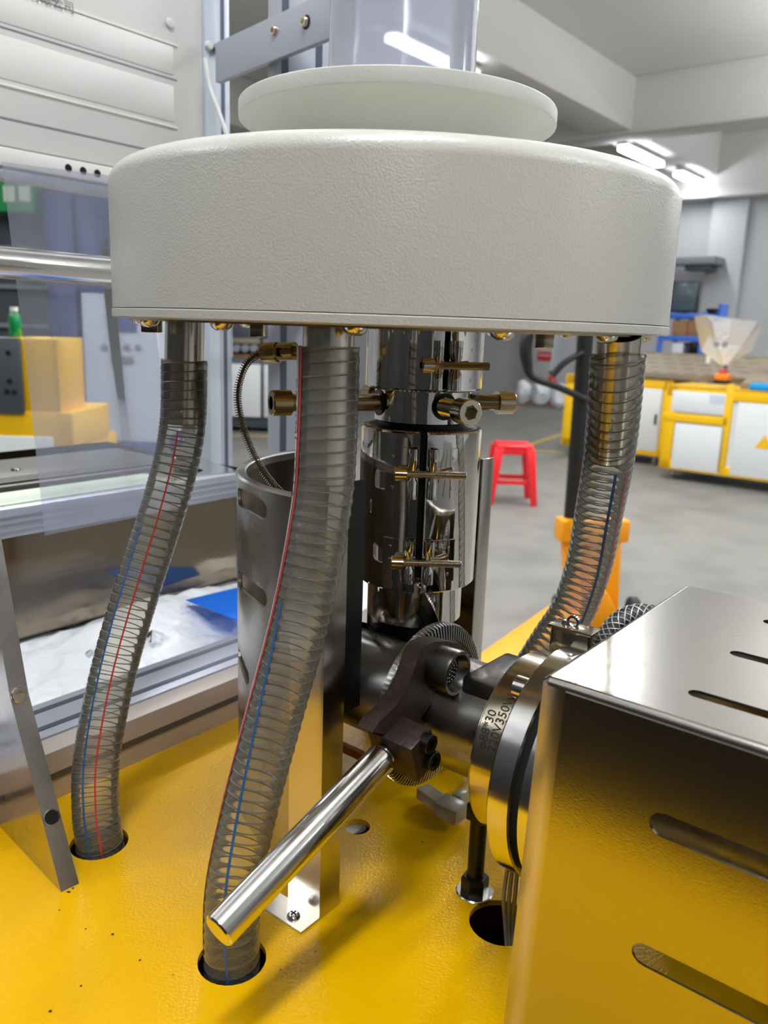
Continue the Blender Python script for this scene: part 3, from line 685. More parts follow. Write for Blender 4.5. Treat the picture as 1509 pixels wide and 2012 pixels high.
# ================================================================ STAINLESS COVER
CS0, CS1, CT0, CT1, CZ = .131, .62, -.100, .100, 1.12
cv = thing('slotted_cover', M(.3, 0, ZT), 'brushed stainless box cover with long slots at the lower right', 'cover')
bw = .0035
mb = MB(); th_ = .0015
so = [ht(*p, CT0) for p in ((1278, 1608), (1240, 1855))]
mb.plate([(CS0+bw+.003, ZT), (CS1, ZT), (CS1, CZ-bw), (CS0+bw+.010, CZ-bw)], [slot(.1955, .50, 1.0695, .0058), slot(.1945, .50, 1.002, .0058)],
         lambda u, v, w_: M(u, CT0-w_, v), -th_).build('front_sheet', X['brushed'], cv, angle=20)
sl = [(CS1, CT0+bw), (CS1, CT1), (CS0+bw, CT1), (CS0+bw, CT0+bw)]
mb = MB().plate([(CS0+bw, CT0+bw), (CS1, CT0+bw), (CS1, CT1-bw), (CS0+bw, CT1-bw)], [slot(.194, .50, v, .0042) for v in (-.068, -.004, .060)], lambda u, v, w_: M(u, v, CZ+w_), th_)
mb.build('top_sheet', X['brushed'], cv, angle=20)
# rounded bends
def bend(name, pts, m):
    mb = MB(); n = len(pts[0]); rows = [[mb.b.verts.new(V(p)) for p in r] for r in pts]
    for A, B in zip(rows, rows[1:]):
        for k in range(n-1): mb.b.faces.new([A[k], A[k+1], B[k+1], B[k]])
    return mb.build(name, m, cv, angle=60)
bend('top_bend', [[M(CS0+bw, CT0+bw-bw*math.sin(a), CZ-bw+bw*math.cos(a)), M(CS1, CT0+bw-bw*math.sin(a), CZ-bw+bw*math.cos(a))] for a in [PI/2*i/6 for i in range(7)]], X['brushed'])
bend('side_bend', [[M(CS0+bw-bw*math.sin(a), CT0+bw, CZ-bw+bw*math.cos(a)), M(CS0+bw-bw*math.sin(a), CT1-bw, CZ-bw+bw*math.cos(a))] for a in [PI/2*i/6 for i in range(7)]], X['brushed'])
# near-left corner return strip: soft curve
st = []
for i in range(7):
    f = i/6; st.append([M(CS0+.0135-.0135*f-d_, CT0+.0026*f*f, z_) for z_, d_ in ((ZT, .007), (CZ-bw, 0))])
bend('corner_return', st, X['brushv'])
bend('corner_cap', [[M(CS0+bw+.01, CT0, CZ-bw), M(CS0+bw+.01, CT0+bw, CZ)], [M(CS0+.006, CT0+.0006, CZ-bw), M(CS0+bw+.004, CT0+bw, CZ)], [M(CS0, CT0+.0026, CZ-bw), M(CS0+bw, CT0+bw, CZ)], [M(CS0, CT0+bw, CZ-bw), M(CS0+bw, CT0+bw, CZ)]], X['brushed'])
MB().mbox(CS0+bw, CS1, CT1-.0015, CT1, ZT, CZ-bw).build('rear_sheet', X['brushed'], cv)
MB().mbox(CS1-.0015, CS1, CT0, CT1, ZT, CZ).build('end_sheet', X['brushed'], cv)

# ================================================================ LEFT BRACKET
A0, A1 = az(120, 1753, ZT), az(151, 1738, ZT)
bk = thing('gusset_bracket', A0, 'grey aluminium gusset plate with a bolt hole, standing at the left edge', 'bracket')
tv = (A1-A0); tv.z = 0; tv = tv.normalized()*.0125
bd = V(-tv.y, tv.x, 0).normalized()   # away along the plate
ptop = ay(0, 960, .60)
prof = [(0, 0), (.12, 0), (.12, .19)]
# sloping edge from foot up to the far top
k_ = V(ay(8, 1310, .545))-A0
pa = [A0, A0+bd*.125, A0+bd*.125+VZ*.28, A0+bd*.105+VZ*.28, A0+bd*.062+VZ*.118]
MB().prism(pa, tv).build('gusset_plate', X['gusset'], bk)
# hole and bolt on the sloping edge
edge = (pa[4]-pa[0]).normalized(); nn = edge.cross(tv.normalized()).normalized()
if nn.y > 0: nn = -nn
for f, nm, m_ in ((.36, 'bolt_hole', X['void']), ):
    c = pa[0]+edge*(pa[4]-pa[0]).length*f+tv*.5
    MB().lathe([(.0058, .0003), (.0048, .0006), (.0046, -.004)], c, nn, 28).build('hole_rim', X['steel'], bk)
    MB().lathe([(0, .0004), (.0048, .0004)], c, nn, 28).build('bolt_hole', X['void'], bk)
c = pa[0]+edge*(pa[4]-pa[0]).length*1.0+tv*.45
mb = MB(); socket_head(mb, c+nn*.003, nn, .0055, .005); mb.build('bolt', X['nickel'], bk)

# ================================================================ LEFT RAILS, BAGS, TRAY
rl = thing('frame_rail', M(-.28, 0, ZT), 'grey slotted aluminium rail along the edge of the yellow table', 'rail')
def profile(mbs, s0, s1, t0, t1, z0, z1, slots_side=(), slots_top=(), m=X['alu'], parent=None, name='rail_body'):
    MB().mbox(s0, s1, t0, t1, z0, z1, .0008).build(name, m, parent)
    for z_ in slots_side: MB().mbox(s1-.0002, s1+.0006, t0+.001, t1-.001, z_-.0028, z_+.0028).build('slot', X['alud'], parent)
    for s_ in slots_top: MB().mbox(s_-.0032, s_+.0032, t0+.001, t1-.001, z1-.0002, z1+.0005).build('slot', X['alud'], parent)
profile(None, -.285, -.262, -.5, .19, ZT-.06, .9465, (.9255,), (), X['aluwarm'], rl, 'lower_bar')
profile(None, -.345, -.286, -.5, .19, ZT-.06, .9475, (), (-.3005, -.331), X['alu'], rl, 'upper_bar')
c = M(-.262, h5[1], .93)
bgs = thing('plastic_bag_heap', M(-.42, .1, .86), 'heap of white and clear plastic film in the tray left of the rail', 'plastic bags')
mb = MB(); N = 34
G = [[None]*N for _ in range(N)]
for i in range(N):
    for j in range(N):
        s_ = -.346-.55*i/(N-1); t_ = -.35+.85*j/(N-1)
        h = .912+.030*min(1, max(0, (-.40-s_)/.09))+.006*math.sin(t_*23+s_*40)+.004*math.sin(t_*61-s_*90)+.003*random.random()
        G[i][j] = mb.b.verts.new(M(s_, t_, h))
for i in range(N-1):
    for j in range(N-1): mb.b.faces.new([G[i][j], G[i+1][j], G[i+1][j+1], G[i][j+1]])
tag(mb.build('white_film', X['bagw'], bgs, angle=80), 'crumpled white film')
for (c0_, r0_) in (((390, 1195), .02), ((330, 1215), .018), ((300, 1260), .015), ((180, 1300), .018)):
    p = az(*c0_, .924); n_ = 14; pts_ = [p+V(r0_*(.6+.7*random.random())*math.cos(2*PI*i/n_), r0_*(.6+.7*random.random())*math.sin(2*PI*i/n_), .006*random.random()) for i in range(n_)]
    top_ = p+V(0, 0, .014); mb = MB()
    for i in range(n_): mb.face([pts_[i], pts_[(i+1) % n_], top_])
    mb.build('clear_crumple', X['bag'], bgs, angle=10)
bl = [az(x, y, .9465) for x, y in ((365, 1180), (470, 1155), (520, 1160), (528, 1195), (495, 1225), (452, 1215), (430, 1205))]
bls = MB().prism(bl, VZ*.001).build('blue_sheet', X['bluef'])
tag(bls, 'crumpled bright blue film lying on the white bags', 'film')
tr_ = thing('steel_tray', M(-.65, .1, .8), 'mirror-polished stainless tray behind the plastic bags', 'tray')
TS0, TS1 = -.85, -.505
MB().mbox(TS1-.002, TS1, -.35, .30, .944, 1.056).build('front_wall', X['traysteel'], tr_)
MB().mbox(TS0, TS1, -.35, .30, .944, .946).build('tray_floor', X['traysteel'], tr_)
MB().mbox(TS0, TS1, .298, .30, .90, 1.086).build('end_wall', X['chromer'], tr_)
MB().mbox(TS0, TS0+.002, -.35, .30, .944, 1.086).build('back_wall', X['traysteel'], tr_)
fl_ = MB().mbox(TS1-.010, TS1+.004, -.35, .285, 1.056, 1.087, .002).build('rim_bar', X['alu'], tr_)
for z_ in (1.064, 1.072, 1.079): MB().mbox(TS1+.0039, TS1+.0052, -.35, .285, z_-.0010, z_+.0010).build('rim_groove', X['alu'], fl_)
MB().plate([(TS1-.10, .18), (TS1-.01, .18), (TS1, .27), (TS1-.11, .30)], [circ(TS1-.045, .222, .020)], lambda u, v, w_: M(u, v, 1.089+w_), .002).build('corner_flange', X['chromer'], tr_)
MB().mbox(-.575, -.516, -.35, .175, 1.06, 1.088, .001).build('belt_strip', X['pale'], tr_)
bkx = thing('nip_roller_block', M(-.7, .05, 1.05), 'dark ribbed roller block with a screw behind the pale strip', 'machine part')
MB().mbox(-.745, -.578, -.35, .245, 1.05, 1.094, .004).build('block_body', X['darkbox'], bkx)
for k in range(4): MB().mbox(-.610+.0085*k-.006, -.610+.0085*k-.0015, -.35, .245, 1.093, 1.0965, .001).build('rib', X['darkbox'], bkx)
MB().lathe([(0, .0025), (.003, .0022), (.0055, .002), (.006, 0)], V(az(31, 923, 1.0945)), VZ, 20).build('screw', X['chromer'], bkx)
# roller
RS = -.44
a_, b_ = hs(0, 517, RS), hs(215, 531, RS)
rz = (a_[2]+b_[2])/2
ro = thing('guide_roller', M(RS, 0, rz), 'horizontal chrome guide roller behind the left side of the drum', 'roller')
MB().lathe([(0, 0), (.0138, 0), (.0138, .9), (0, .9)], M(RS, -.4, rz), VE1, 48).build('roller_tube', X['chromer'], ro)
MB().lathe([(0, 0), (.006, 0), (.006, 1.0), (0, 1.0)], M(RS, -.45, rz), VE1, 24).build('axle', X['steel'], ro)
# film sheet
FS = -.463
q = [M(*hs(3, 330, FS)), M(*hs(46, 610, FS-.0)), M(*hs(88, 1052, FS+.0)), M(*hs(345, 1000, FS)), M(*hs(303, 640, FS)), M(*hs(284, 352, FS))]
mb = MB(); Lp = spline([M(*hs(3, 318, FS)), M(*hs(25, 500, FS)), M(*hs(52, 720, FS)), M(*hs(88, 1052, FS))], 6); Rp = spline([M(*hs(272, 352, FS)), M(*hs(290, 500, FS)), M(*hs(310, 700, FS)), M(*hs(350, 1000, FS))], 6)
rows = []
for i, (l_, r_) in enumerate(zip(Lp, Rp)):
    rows.append([mb.b.verts.new(l_.lerp(r_, j/16)+VE2*(.0025*math.sin(j*.9)*math.sin(i/len(Lp)*PI))) for j in range(17)])
for A, B in zip(rows, rows[1:]):
    for k in range(16): mb.b.faces.new([A[k], A[k+1], B[k+1], B[k]])
tag(mb.build('film_sheet', X['film'], angle=80), 'hazy clear plastic sheet hanging behind the chrome roller', 'film')

# ================================================================ CREAM HOUSING, PROFILES, MAST
PS = -.624
hg = thing('control_housing', M(PS-.15, .05, 1.43), 'cream sheet-metal housing with long ribs at the upper left', 'cabinet')
zbx = 1.4345
MB().mbox(PS-.028, PS, -.45, .318, zbx+.022, 2.1, .002).build('housing_body', X['cream'], hg)
MB().mbox(PS-.026, PS+.004, -.45, .318, zbx, zbx+.020, .002).build('lower_flange', X['cream'], hg)
MB().mbox(PS-.026, PS-.002, -.45, .318, zbx-.012, zbx+.001, .002).build('bottom_channel', X['alu'], hg)
for (y0, y1) in ((165, 55), (345, 232)):
    pass
def ribz(x, y): return hs(x, y, PS)[2]
for i, (yl, yr) in enumerate(((-38, 98), (55, 155), (165, 252))):
    z_ = (ribz(0, yl)+ribz(345, yr))/2; tR = hs(348, yr, PS)[1]
    MB().mbox(PS-.002, PS+(.0016 if i != 1 else .0004), -.45, tR, z_-.0012, z_+.0012, .0005).build('rib', X['cream' if i != 1 else 'grey'], hg)  # grey strip: shade of a recessed groove put into flat colour
MB().mbox(PS-.002, PS+.0006, -.45, .318, ribz(0, 232), ribz(0, 232)+.0022, .0002).build('rib', X['grey'], hg)  # lower groove, its shade also painted as a grey strip
for zq0, zq1 in (((ribz(0, 165)+.006), (ribz(0, 55)-.006)), ((ribz(0, 55)+.006), (ribz(0, -38)-.006))):
    MB().mbox(PS-.001, PS+.0009, -.45, hs(346, 150, PS)[1]-.004, zq0, zq1, .0012).build('raised_panel', X['cream'], hg)
for x in (135, 164, 192):
    a_ = hs(x, 340+(x-135)*.16, PS+.004); MB().lathe([(0, .0006), (.0040, .0006), (.0044, 0)], M(PS+.004, a_[1], zbx+.010), VE2, 18).build('screw_hole', X['void'], hg)
a_ = hs(333, 46, PS); MB().lathe([(0, .003), (.005, .002), (.006, 0)], M(*a_)+VE2*.001, VE2, 20).build('blank_plug', X['white'], hg)
def ptxt(px, py):
    a0_ = hs(px, py, PS+.0035)
    return lambda u, v: M(PS+.0022, a0_[1]+u, a0_[2]+v)
for st_, px, py in (('应用科技有限公司', 148, 27), ('自动化设备', 121, 6)):
    text(st_, .0135, ptxt(px, py), 'printed_text', X['inkg'], hg, 'RIGHT')
PP0 = hs(406, 120, PS)[1]; PP1 = hs(437, 120, PS)[1]
pf = thing('frame_post', M(PS, .34, 0), 'vertical aluminium post at the edge of the cream housing', 'post')
MB().mbox(PS-.03, PS+.004, .3185, .338, 0, 2.3, .001).build('post_face', X['paleblue'], pf)
MB().mbox(PS-.035, PS+.001, .338, .362, 0, 2.3, .001).build('post_body', X['alu'], pf)
MB().mbox(PS+.0005, PS+.0015, .347, .353, 0, 2.3).build('slot', X['alud'], pf)
cp = M(*hs(410, 90, PS+.005)); MB().lathe([(0, .004), (.0045, .004), (.006, 0)], cp, VE2, 18).build('hinge_knob', X['whitepl'], pf)
cb = spline([M(*hs(402, 115, PS+.02)), M(*hs(412, 170, PS+.03)), M(*hs(428, 215, PS+.045)), M(*hs(444, 262, PS+.06)), M(*hs(460, 320, PS+.07))], 8)
tag(MB().tube(cb, .0028, 8).build('white_cable', X['whitepl']), 'thin white cable running down beside the aluminium post', 'cable')
# mast and cross arm
mc = ay(599, 90, 1.07)
ms = thing('mast', (mc.x, mc.y, ZT), 'tall double-slotted aluminium mast behind the drum', 'post')
msax = (V(math.cos(-.05), math.sin(-.05), 0), V(-math.sin(-.05), math.cos(-.05), 0), VZ)
MB().box((mc.x, mc.y, 1.2), (.080, .040, 2.4), msax, .001).build('mast_body', X['alu'], ms)
for k in (-.02, .02): MB().box(V(mc.x, mc.y, 1.2)+msax[0]*k-msax[1]*.0200, (.0082, .0012, 2.4), msax).build('slot', X['alud'], ms)
fy = .045
pA, pB = ay(440, 104, 1.125), ay(660, 22, .95)
am = thing('cross_arm', pA, 'flat aluminium arm bolted across the mast at the top', 'arm')
ad = (pB-pA); ad.z = 0; L = ad.length; ad.normalize(); an = V(ad.y, -ad.x, 0)
zm = 1.28+(ay(590, 60, 1.005).z-1.28)
MB().box(V(pA)+ad*L/2+V(0, 0, zm-pA.z), (L+.03, .008, .046), (ad, V(-ad.y, ad.x, 0), VZ), .0006).build('arm_plate', X['alu'], am)
for x, y in ((549, 63), (609, 46)):
    f = (x-440)/220.; Y_b = 1.125+(.95-1.125)*f; p = ay(x, y, Y_b-.004)
    p2 = V(p.x, p.y, p.z)+an*.004; bo = MB().lathe([(0, 0), (.0072, 0), (.0072, .0012), (0, .0012)], p2, an, 24).build('washer', X['void'], am)
    mb = MB(); socket_head(mb, p2+an*.006, an, .0055, .005); mb.build('bolt', X['nickel'], bo)
MB().cyl(M(*hs(423, 95, PS+.005)), M(*hs(440, 95, PS+.02)), .006, seg=6).build('end_nut', X['steel'], am)

# ================================================================ BACKGROUND
def frame_of(p0, yaw):
    return (V(math.cos(yaw), math.sin(yaw), 0), V(-math.sin(yaw), math.cos(yaw), 0), VZ)
# ---- red stool
sp0 = (az(962, 990, 0)+az(1048, 994, 0))/2
stl = thing('stool', (sp0.x, sp0.y+.1, 0), 'red plastic stool standing on the concrete floor', 'stool')
sx, sy = sp0.x, sp0.y+.13; H = .455
MB().box((sx, sy, H-.02), (.27, .25, .035), bevel=.014, seg=3).build('seat', X['red'], stl)
for ax_, ay_ in ((-1, -1), (1, -1), (1, 1), (-1, 1)):
    c8 = []
    for z_, f, w_ in ((0, 1.22, .022), (H-.03, .86, .034)):
        cx_, cy_ = sx+ax_*.135*f, sy+ay_*.12*f
        for a, b_ in ((-1, -1), (1, -1), (1, 1), (-1, 1)): c8.append((cx_+a*w_, cy_+b_*w_, z_))
    MB().hexa(c8, .006).build('leg', X['red'], stl)
for z_, f in ((.17, 1.05),):
    for c_, s_ in (((sx, sy-.12*f), (.26, .014)), ((sx, sy+.12*f), (.26, .014)), ((sx-.135*f, sy), (.014, .23)), ((sx+.135*f, sy), (.014, .23))):
        MB().box((*c_, z_), (*s_, .035), bevel=.004).build('stretcher', X['red'], stl)
for c_, s_ in (((sx, sy-.11), (.24, .012)), ((sx, sy+.11), (.24, .012)), ((sx-.125, sy), (.012, .22)), ((sx+.125, sy), (.012, .22))):
    MB().box((*c_, H-.055), (*s_, .05), bevel=.004).build('apron', X['red'], stl)
# ---- pallet truck
JY = 3.45
def j(x, y, Y=JY): return ay(x, y, Y)
pt = thing('pallet_truck', (az(1170, 1225, 0).x, 3.45, 0), 'yellow hand pallet truck with a black handle, behind the right hose', 'pallet truck')
MB().tube([j(1122, 1030), j(1140, 800), j(1152, 640), j(1156, 560)], .034, 12).build('handle_shaft', X['rubber'], pt)
MB().tube(spline([j(1150, 785, JY-.03), j(1100, 762, JY-.06), j(1048, 742, JY-.08), j(1036, 715, JY-.08), j(1034, 675, JY-.08), j(1050, 650, JY-.08), j(1100, 625, JY-.05), j(1150, 605, JY)], 8), .017, 10, rf=lambda f: .015+.011*math.exp(-((f-.55)/.18)**2)).build('handle_loop', X['rubber'], pt)
MB().tube(spline([j(1145, 692, JY-.02), j(1110, 712, JY-.05), j(1085, 738, JY-.06)], 6), .014, 8).build('release_lever', X['rubber'], pt)
jx = (V(1, .12, 0).normalized(), V(-.12, 1, 0).normalized(), VZ)
c = j(1163, 1040); MB().box(c, (.31, .10, .10), jx, .012).build('yoke', X['yjack'], pt)
MB().lathe([(0, 0), (.022, 0), (.022, .012), (0, .012)], j(1121, 1030, JY-.06), V(0, -1, 0), 18).build('pivot_pin', X['yjack'], pt)
for x0, x1 in ((1118, 1128), (1203, 1196)):
    a, b_ = j(x0, 1055), j(x1, 1205); MB().hexa([b_+V(-.035, -.03, 0), b_+V(.035, -.03, 0), b_+V(.035, .03, 0), b_+V(-.035, .03, 0), a+V(-.035, -.03, 0), a+V(.035, -.03, 0), a+V(.035, .03, 0), a+V(-.035, .03, 0)], .008).build('side_strut', X['yjack'], pt)
p = j(1160, 1130, JY+.05); MB().cyl((p.x, p.y, .12), (p.x, p.y, p.z+.2), .05, seg=20, bev=.005).build('pump_cylinder', X['yjack'], pt)
c8 = [az(1128, 1245, 0.03), az(1225, 1245, .03), az(1225, 1225, .03), az(1128, 1225, .03)]
a, b_ = az(1150, 1235, .03), az(1228, 1240, .03)
MB().hexa([a, b_, b_+V(0, .25, 0), a+V(0, .25, 0), a+V(.05, 0, .17), b_+V(-.09, 0, .17), b_+V(-.09, .2, .17), a+V(.05, .2, .17)], .01).build('base_housing', X['yjack'], pt)
f0, f1 = az(1120, 1190, .08), az(962, 1300, .08)
fd = (f1-f0).normalized(); fn_ = VZ.cross(fd)
for k, off in enumerate((0, .42)):
    q0, q1 = f0+fn_*off*1, f0+fd*1.15+fn_*off*1
    MB().hexa([q0-fn_*.08-VZ*.05, q0+fn_*.08-VZ*.05, q1+fn_*.06-VZ*.03, q1-fn_*.06-VZ*.03, q0-fn_*.08, q0+fn_*.08, q1+fn_*.06, q1-fn_*.06], .006).build('fork', X['yjack'], pt)
for x, y in ((1100, 1165), (1240, 1228)):
    p = j(x, y, JY+.1); MB().cyl((p.x-.025, p.y, .055), (p.x+.025, p.y, .055), .055, seg=22, bev=.01).build('wheel', X['rubber'], pt)
# ---- yellow machine benches at the right
def bench(t0, sL, sR, top, label, doors, parent_name='machine_cabinet', depth=.7, recess=None, feet=()):
    root = thing(parent_name, M((sL+sR)/2, t0+depth/2, 0), label, 'cabinet')
    zb_ = .10
    MB().mbox(sL, sR, t0+.02, t0+depth, zb_, top-.03).build('carcass', X['white'], root)
    fr_ = MB()
    fr_.mbox(sL, sR, t0, t0+.03, top-.10, top, .004); fr_.mbox(sL, sR, t0, t0+.03, zb_, zb_+.08, .004)
    fr_.mbox(sL, sL+.09, t0, t0+.03, zb_, top, .004); fr_.mbox(sR-.09, sR, t0, t0+.03, zb_, top, .004)
    fr_.mbox(sL-.01, sL, t0, t0+depth, zb_, top, .003)
    fr_.mbox(sL, sR, t0, t0+depth, top-.02, top, .003)
    fr_.build('yellow_frame', X['yflat'], root)
    for (d0, d1, za_, zb2, hx) in doors:
        dd = MB().mbox(d0, d1, t0-.004, t0+.012, za_, zb2, .004).build('door', X['white'], root)
        if hx: MB().mbox(hx-.012, hx+.012, t0-.014, t0-.004, (za_+zb2)/2-.04, (za_+zb2)/2+.06, .003).build('handle', X['black'], dd)
    for s_ in feet:
        MB().lathe([(0, 0), (.045, 0), (.05, .02), (.02, .04), (.015, .11), (0, .11)], M(s_, t0+.06, 0), VZ, 14).build('foot', X['steel'], root)
    return root
TB = 6.9
sBL = ht(1303, 850, TB)[0]
dx = lambda x, y: ht(x, y, TB)
b1 = bench(TB, sBL, sBL+2.4, dx(1302, 755)[2], 'nearer yellow and white machine cabinet at the right edge of the frame',
      [(dx(1322, 880)[0], dx(1420, 880)[0], dx(1370, 925)[2], dx(1370, 835)[2], None), (dx(1442, 860)[0], dx(1442, 860)[0]+.8, dx(1450, 935)[2], dx(1450, 790)[2], None)], feet=(sBL+.1, sBL+1.6))
MB().mbox(dx(1320, 790)[0], dx(1430, 790)[0], TB-.003, TB+.012, dx(1370, 812)[2], dx(1370, 770)[2], .003).build('drawer_front', X['white'], b1)
MB().mbox(dx(1394, 790)[0], dx(1424, 790)[0], TB-.006, TB-.002, dx(1400, 792)[2], dx(1400, 776)[2]).build('paper_slip', X['paleblue'], b1)
MB().mbox(dx(1425, 790)[0], dx(1440, 790)[0], TB-.004, TB+.03, .12, dx(1432, 755)[2], .003).build('yellow_post', X['yflat'], b1)
MB().mbox(dx(1303, 820)[0], dx(1430, 820)[0], TB-.004, TB+.02, dx(1370, 832)[2], dx(1370, 815)[2], .003).build('yellow_rail', X['yflat'], b1)
a_ = dx(1502, 870); MB().prism([M(a_[0]-.07, TB-.006, a_[2]-.05), M(a_[0]+.07, TB-.006, a_[2]-.05), M(a_[0], TB-.006, a_[2]+.07)], -VE1*.002).build('warning_triangle', X['yflat'], b1)
TA = 7.55
sAL, sAR = ht(1108, 820, TA)[0], ht(1306, 820, TA)[0]
da = lambda x, y: ht(x, y, TA)
b2 = bench(TA, sAL, sAR+.05, da(1265, 745)[2], 'farther yellow and white machine cabinet behind the right hose',
      [(da(1242, 820)[0], da(1296, 820)[0], da(1270, 885)[2], da(1270, 763)[2], da(1289, 820)[0]), (da(1125, 820)[0], da(1236, 820)[0], da(1270, 885)[2], da(1270, 763)[2], None)], feet=(sAL+.1, sAR-.08))
# conveyor belts with oblong holes on top (nearer and farther)
def conveyor(t0, sL, sR, z, depth, tilt, label):
    root = thing('conveyor_belt', M((sL+sR)/2, t0+depth/2, z), label, 'conveyor')
    hol = []; nr = 5; L = .17
    for r_ in range(nr):
        v = .05+(depth-.1)*r_/(nr-1); n = int((sR-sL-.1)/L)
        for k in range(n):
            u = sL+.08+k*L+(L/2 if r_ % 2 else 0)
            if u+.11 < sR-.02: hol.append(slot(u, u+.085, t0+v, .016, 3))
    MB().plate([(sL, t0), (sR, t0), (sR, t0+depth), (sL, t0+depth)], hol, lambda u, v, w_: M(u, v, z+w_+(v-t0)*tilt), .01).build('belt', X['mesh'], root)
    MB().plate([(sL, t0), (sR, t0), (sR, t0+depth), (sL, t0+depth)], [], lambda u, v, w_: M(u, v, z-.03+w_+(v-t0)*tilt), .005).build('bed', X['meshd'], root)
    MB().mbox(sL, sR, t0-.01, t0, z-.05, z+.005, .002).build('edge_rail', X['mesh'], root)
    MB().mbox(sL, sR, t0+depth, t0+depth+.01, z-.05, z+depth*tilt+.01, .002).build('edge_rail', X['mesh'], root)
topB = dx(1302, 755)[2]
conveyor(TA+.02, ht(1240, 720, TA)[0]-.4, dx(1450, 740)[0]-.02, da(1265, 742)[2]+.05, .8, .22, 'brown perforated conveyor belt on the farther yellow cabinet')
conveyor(TB+.12, dx(1450, 740)[0], sBL+2.4, topB+.05, .8, .22, 'brown perforated conveyor belt on the nearer yellow cabinet')
# blue crate, orange unit, funnel bag
p = M(dx(1470, 765)[0], TB+.05, topB)
tag(MB().mbox(dx(1470, 765)[0], dx(1470, 765)[0]+.5, TB+.02, TB+.14, topB+.002, topB+.062, .01).build('blue_tray', X['sky']), 'bright cyan plastic tray on the nearer yellow cabinet', 'tray')
og = thing('emergency_switch', M(dx(1418, 745)[0], TB+.05, topB), 'orange switch box with a red button on the yellow cabinet', 'switch')
a_ = dx(1417, 742)
MB().mbox(a_[0]-.055, a_[0]+.06, TB-.02, TB+.1, a_[2]-.025, a_[2]+.03, .012).build('switch_body', X['orange'], og)
MB().mbox(a_[0]-.055, a_[0]+.06, TB-.018, TB+.1, a_[2]-.05, a_[2]-.026, .004).build('switch_base', X['black'], og)
MB().lathe([(0, .04), (.03, .035), (.035, 0)], M(a_[0], TB+.04, a_[2]+.03), VZ, 16).build('button', X['redp'], og)
fb_ = thing('plastic_funnel', M(dx(1425, 700)[0], TB+.35, topB+.05), 'white plastic sheeting draped to a downward point above the conveyor', 'plastic sheet')
mb = MB(); tipv = M(*ht(1426, 722, TB+.3)); rim_px = ((1364, 622), (1385, 618), (1400, 632), (1440, 626), (1488, 632), (1496, 640), (1478, 690), (1440, 700), (1400, 690), (1378, 690))
rim = [M(*ht(x, y, TB+.3+.22*math.sin(2*PI*i/len(rim_px))*-1)) for i, (x, y) in enumerate(rim_px)]
n = len(rim); midr = [r_.lerp(tipv, .5)+V(random.uniform(-.03, .03), random.uniform(-.04, .04), random.uniform(-.02, .02)) for r_ in rim]
for i in range(n):
    k = (i+1) % n; mb.face([rim[i], rim[k], midr[k], midr[i]]); mb.face([midr[i], midr[k], tipv])
mb.face(rim)
mb.build('sheeting', X['bagw'], fb_, angle=20)
MB().tube([tipv+VZ*.02, tipv-VZ*.12], .018, 8).build('outlet', X['steel'], fb_)
for x in (1408, 1424):
    MB().lathe([(0, .006), (.022, .004), (.026, 0)], M(*ht(x, 676, TB+.05)), -VE1, 12).build('eyelet', X['grey'], fb_)
tag(MB().cyl(M(*ht(1391, 714, TB+.25)), M(*ht(1393, 700, TB+.25)), .02, seg=14, bev=.003).build('white_bottle', X['whitepl']), 'small white bottle standing on the conveyor belt', 'bottle')
# shelf with monitor and boxes
TS = 9.0
def sh(x, y, t=TS): return ht(x, y, t)
sf = thing('storage_shelf', M(sh(1345, 700)[0], TS+.25, 0), 'blue metal shelf rack below the black monitor', 'shelf')
xs = [sh(1300, 640)[0], sh(1382, 640)[0]]
for s_ in xs:
    for t_ in (TS, TS+.5): MB().mbox(s_-.025, s_+.025, t_-.02, t_+.02, 0, sh(1340, 612)[2], .003).build('post', X['blue'], sf)
for y in (619, 664, 700):
    z_ = sh(1345, y)[2]; MB().mbox(xs[0], xs[1], TS-.02, TS+.52, z_-.035, z_+.02, .003).build('shelf_board', X['blue'], sf)
MB().mbox(xs[1]-.02, xs[1]+.02, TS+.5, TS+.54, 0, sh(1340, 612)[2]).build('post', X['blue'], sf)
zs = sh(1345, 664)[2]+.021
for i, (x0, x1, hgt, m_, lab) in enumerate(((1318, 1348, .17, 'brown', 'brown cardboard box at the left on the blue shelf'), (1349, 1374, .21, 'brown', 'brown cardboard box at the right on the blue shelf'))):
    s0_, s1_ = sh(x0, 650)[0], sh(x1, 650)[0]
    tag(MB().mbox(s0_, s1_, TS+.02, TS+.35, zs, zs+hgt, .01).build('cardboard_box', X[m_]), lab, 'box', 'boxes on the blue shelf')
zs = sh(1345, 700)[2]+.021
tag(MB().mbox(sh(1318, 690)[0], sh(1340, 690)[0], TS+.02, TS+.3, zs, zs+.13, .01).build('white_box', X['whitepl']), 'white box on the lower blue shelf', 'box')
tag(MB().mbox(sh(1352, 690)[0], sh(1376, 690)[0], TS+.02, TS+.3, zs, zs+.14, .01).build('black_crate', X['black']), 'black crate on the lower blue shelf', 'crate')
mo = thing('monitor', M(sh(1342, 612)[0], TS+.1, sh(1342, 619)[2]+.021), 'black monitor standing on the blue shelf rack', 'monitor')
MB().mbox(sh(1314, 580)[0], sh(1369, 580)[0], TS+.05, TS+.12, sh(1342, 614)[2], sh(1342, 551)[2], .012).build('monitor_case', X['rubber'], mo)
MB().mbox(sh(1318, 580)[0], sh(1366, 580)[0], TS+.044, TS+.051, sh(1342, 610)[2], sh(1342, 555)[2], .004).build('monitor_screen', X['screen'], mo)
MB().mbox(sh(1337, 580)[0], sh(1347, 580)[0], TS+.06, TS+.14, sh(1342, 619)[2]+.021, sh(1342, 613)[2], .003).build('monitor_stand', X['rubber'], mo)
a_, b_ = sh(1388, 622, 9.6), sh(1415, 597, 9.6)
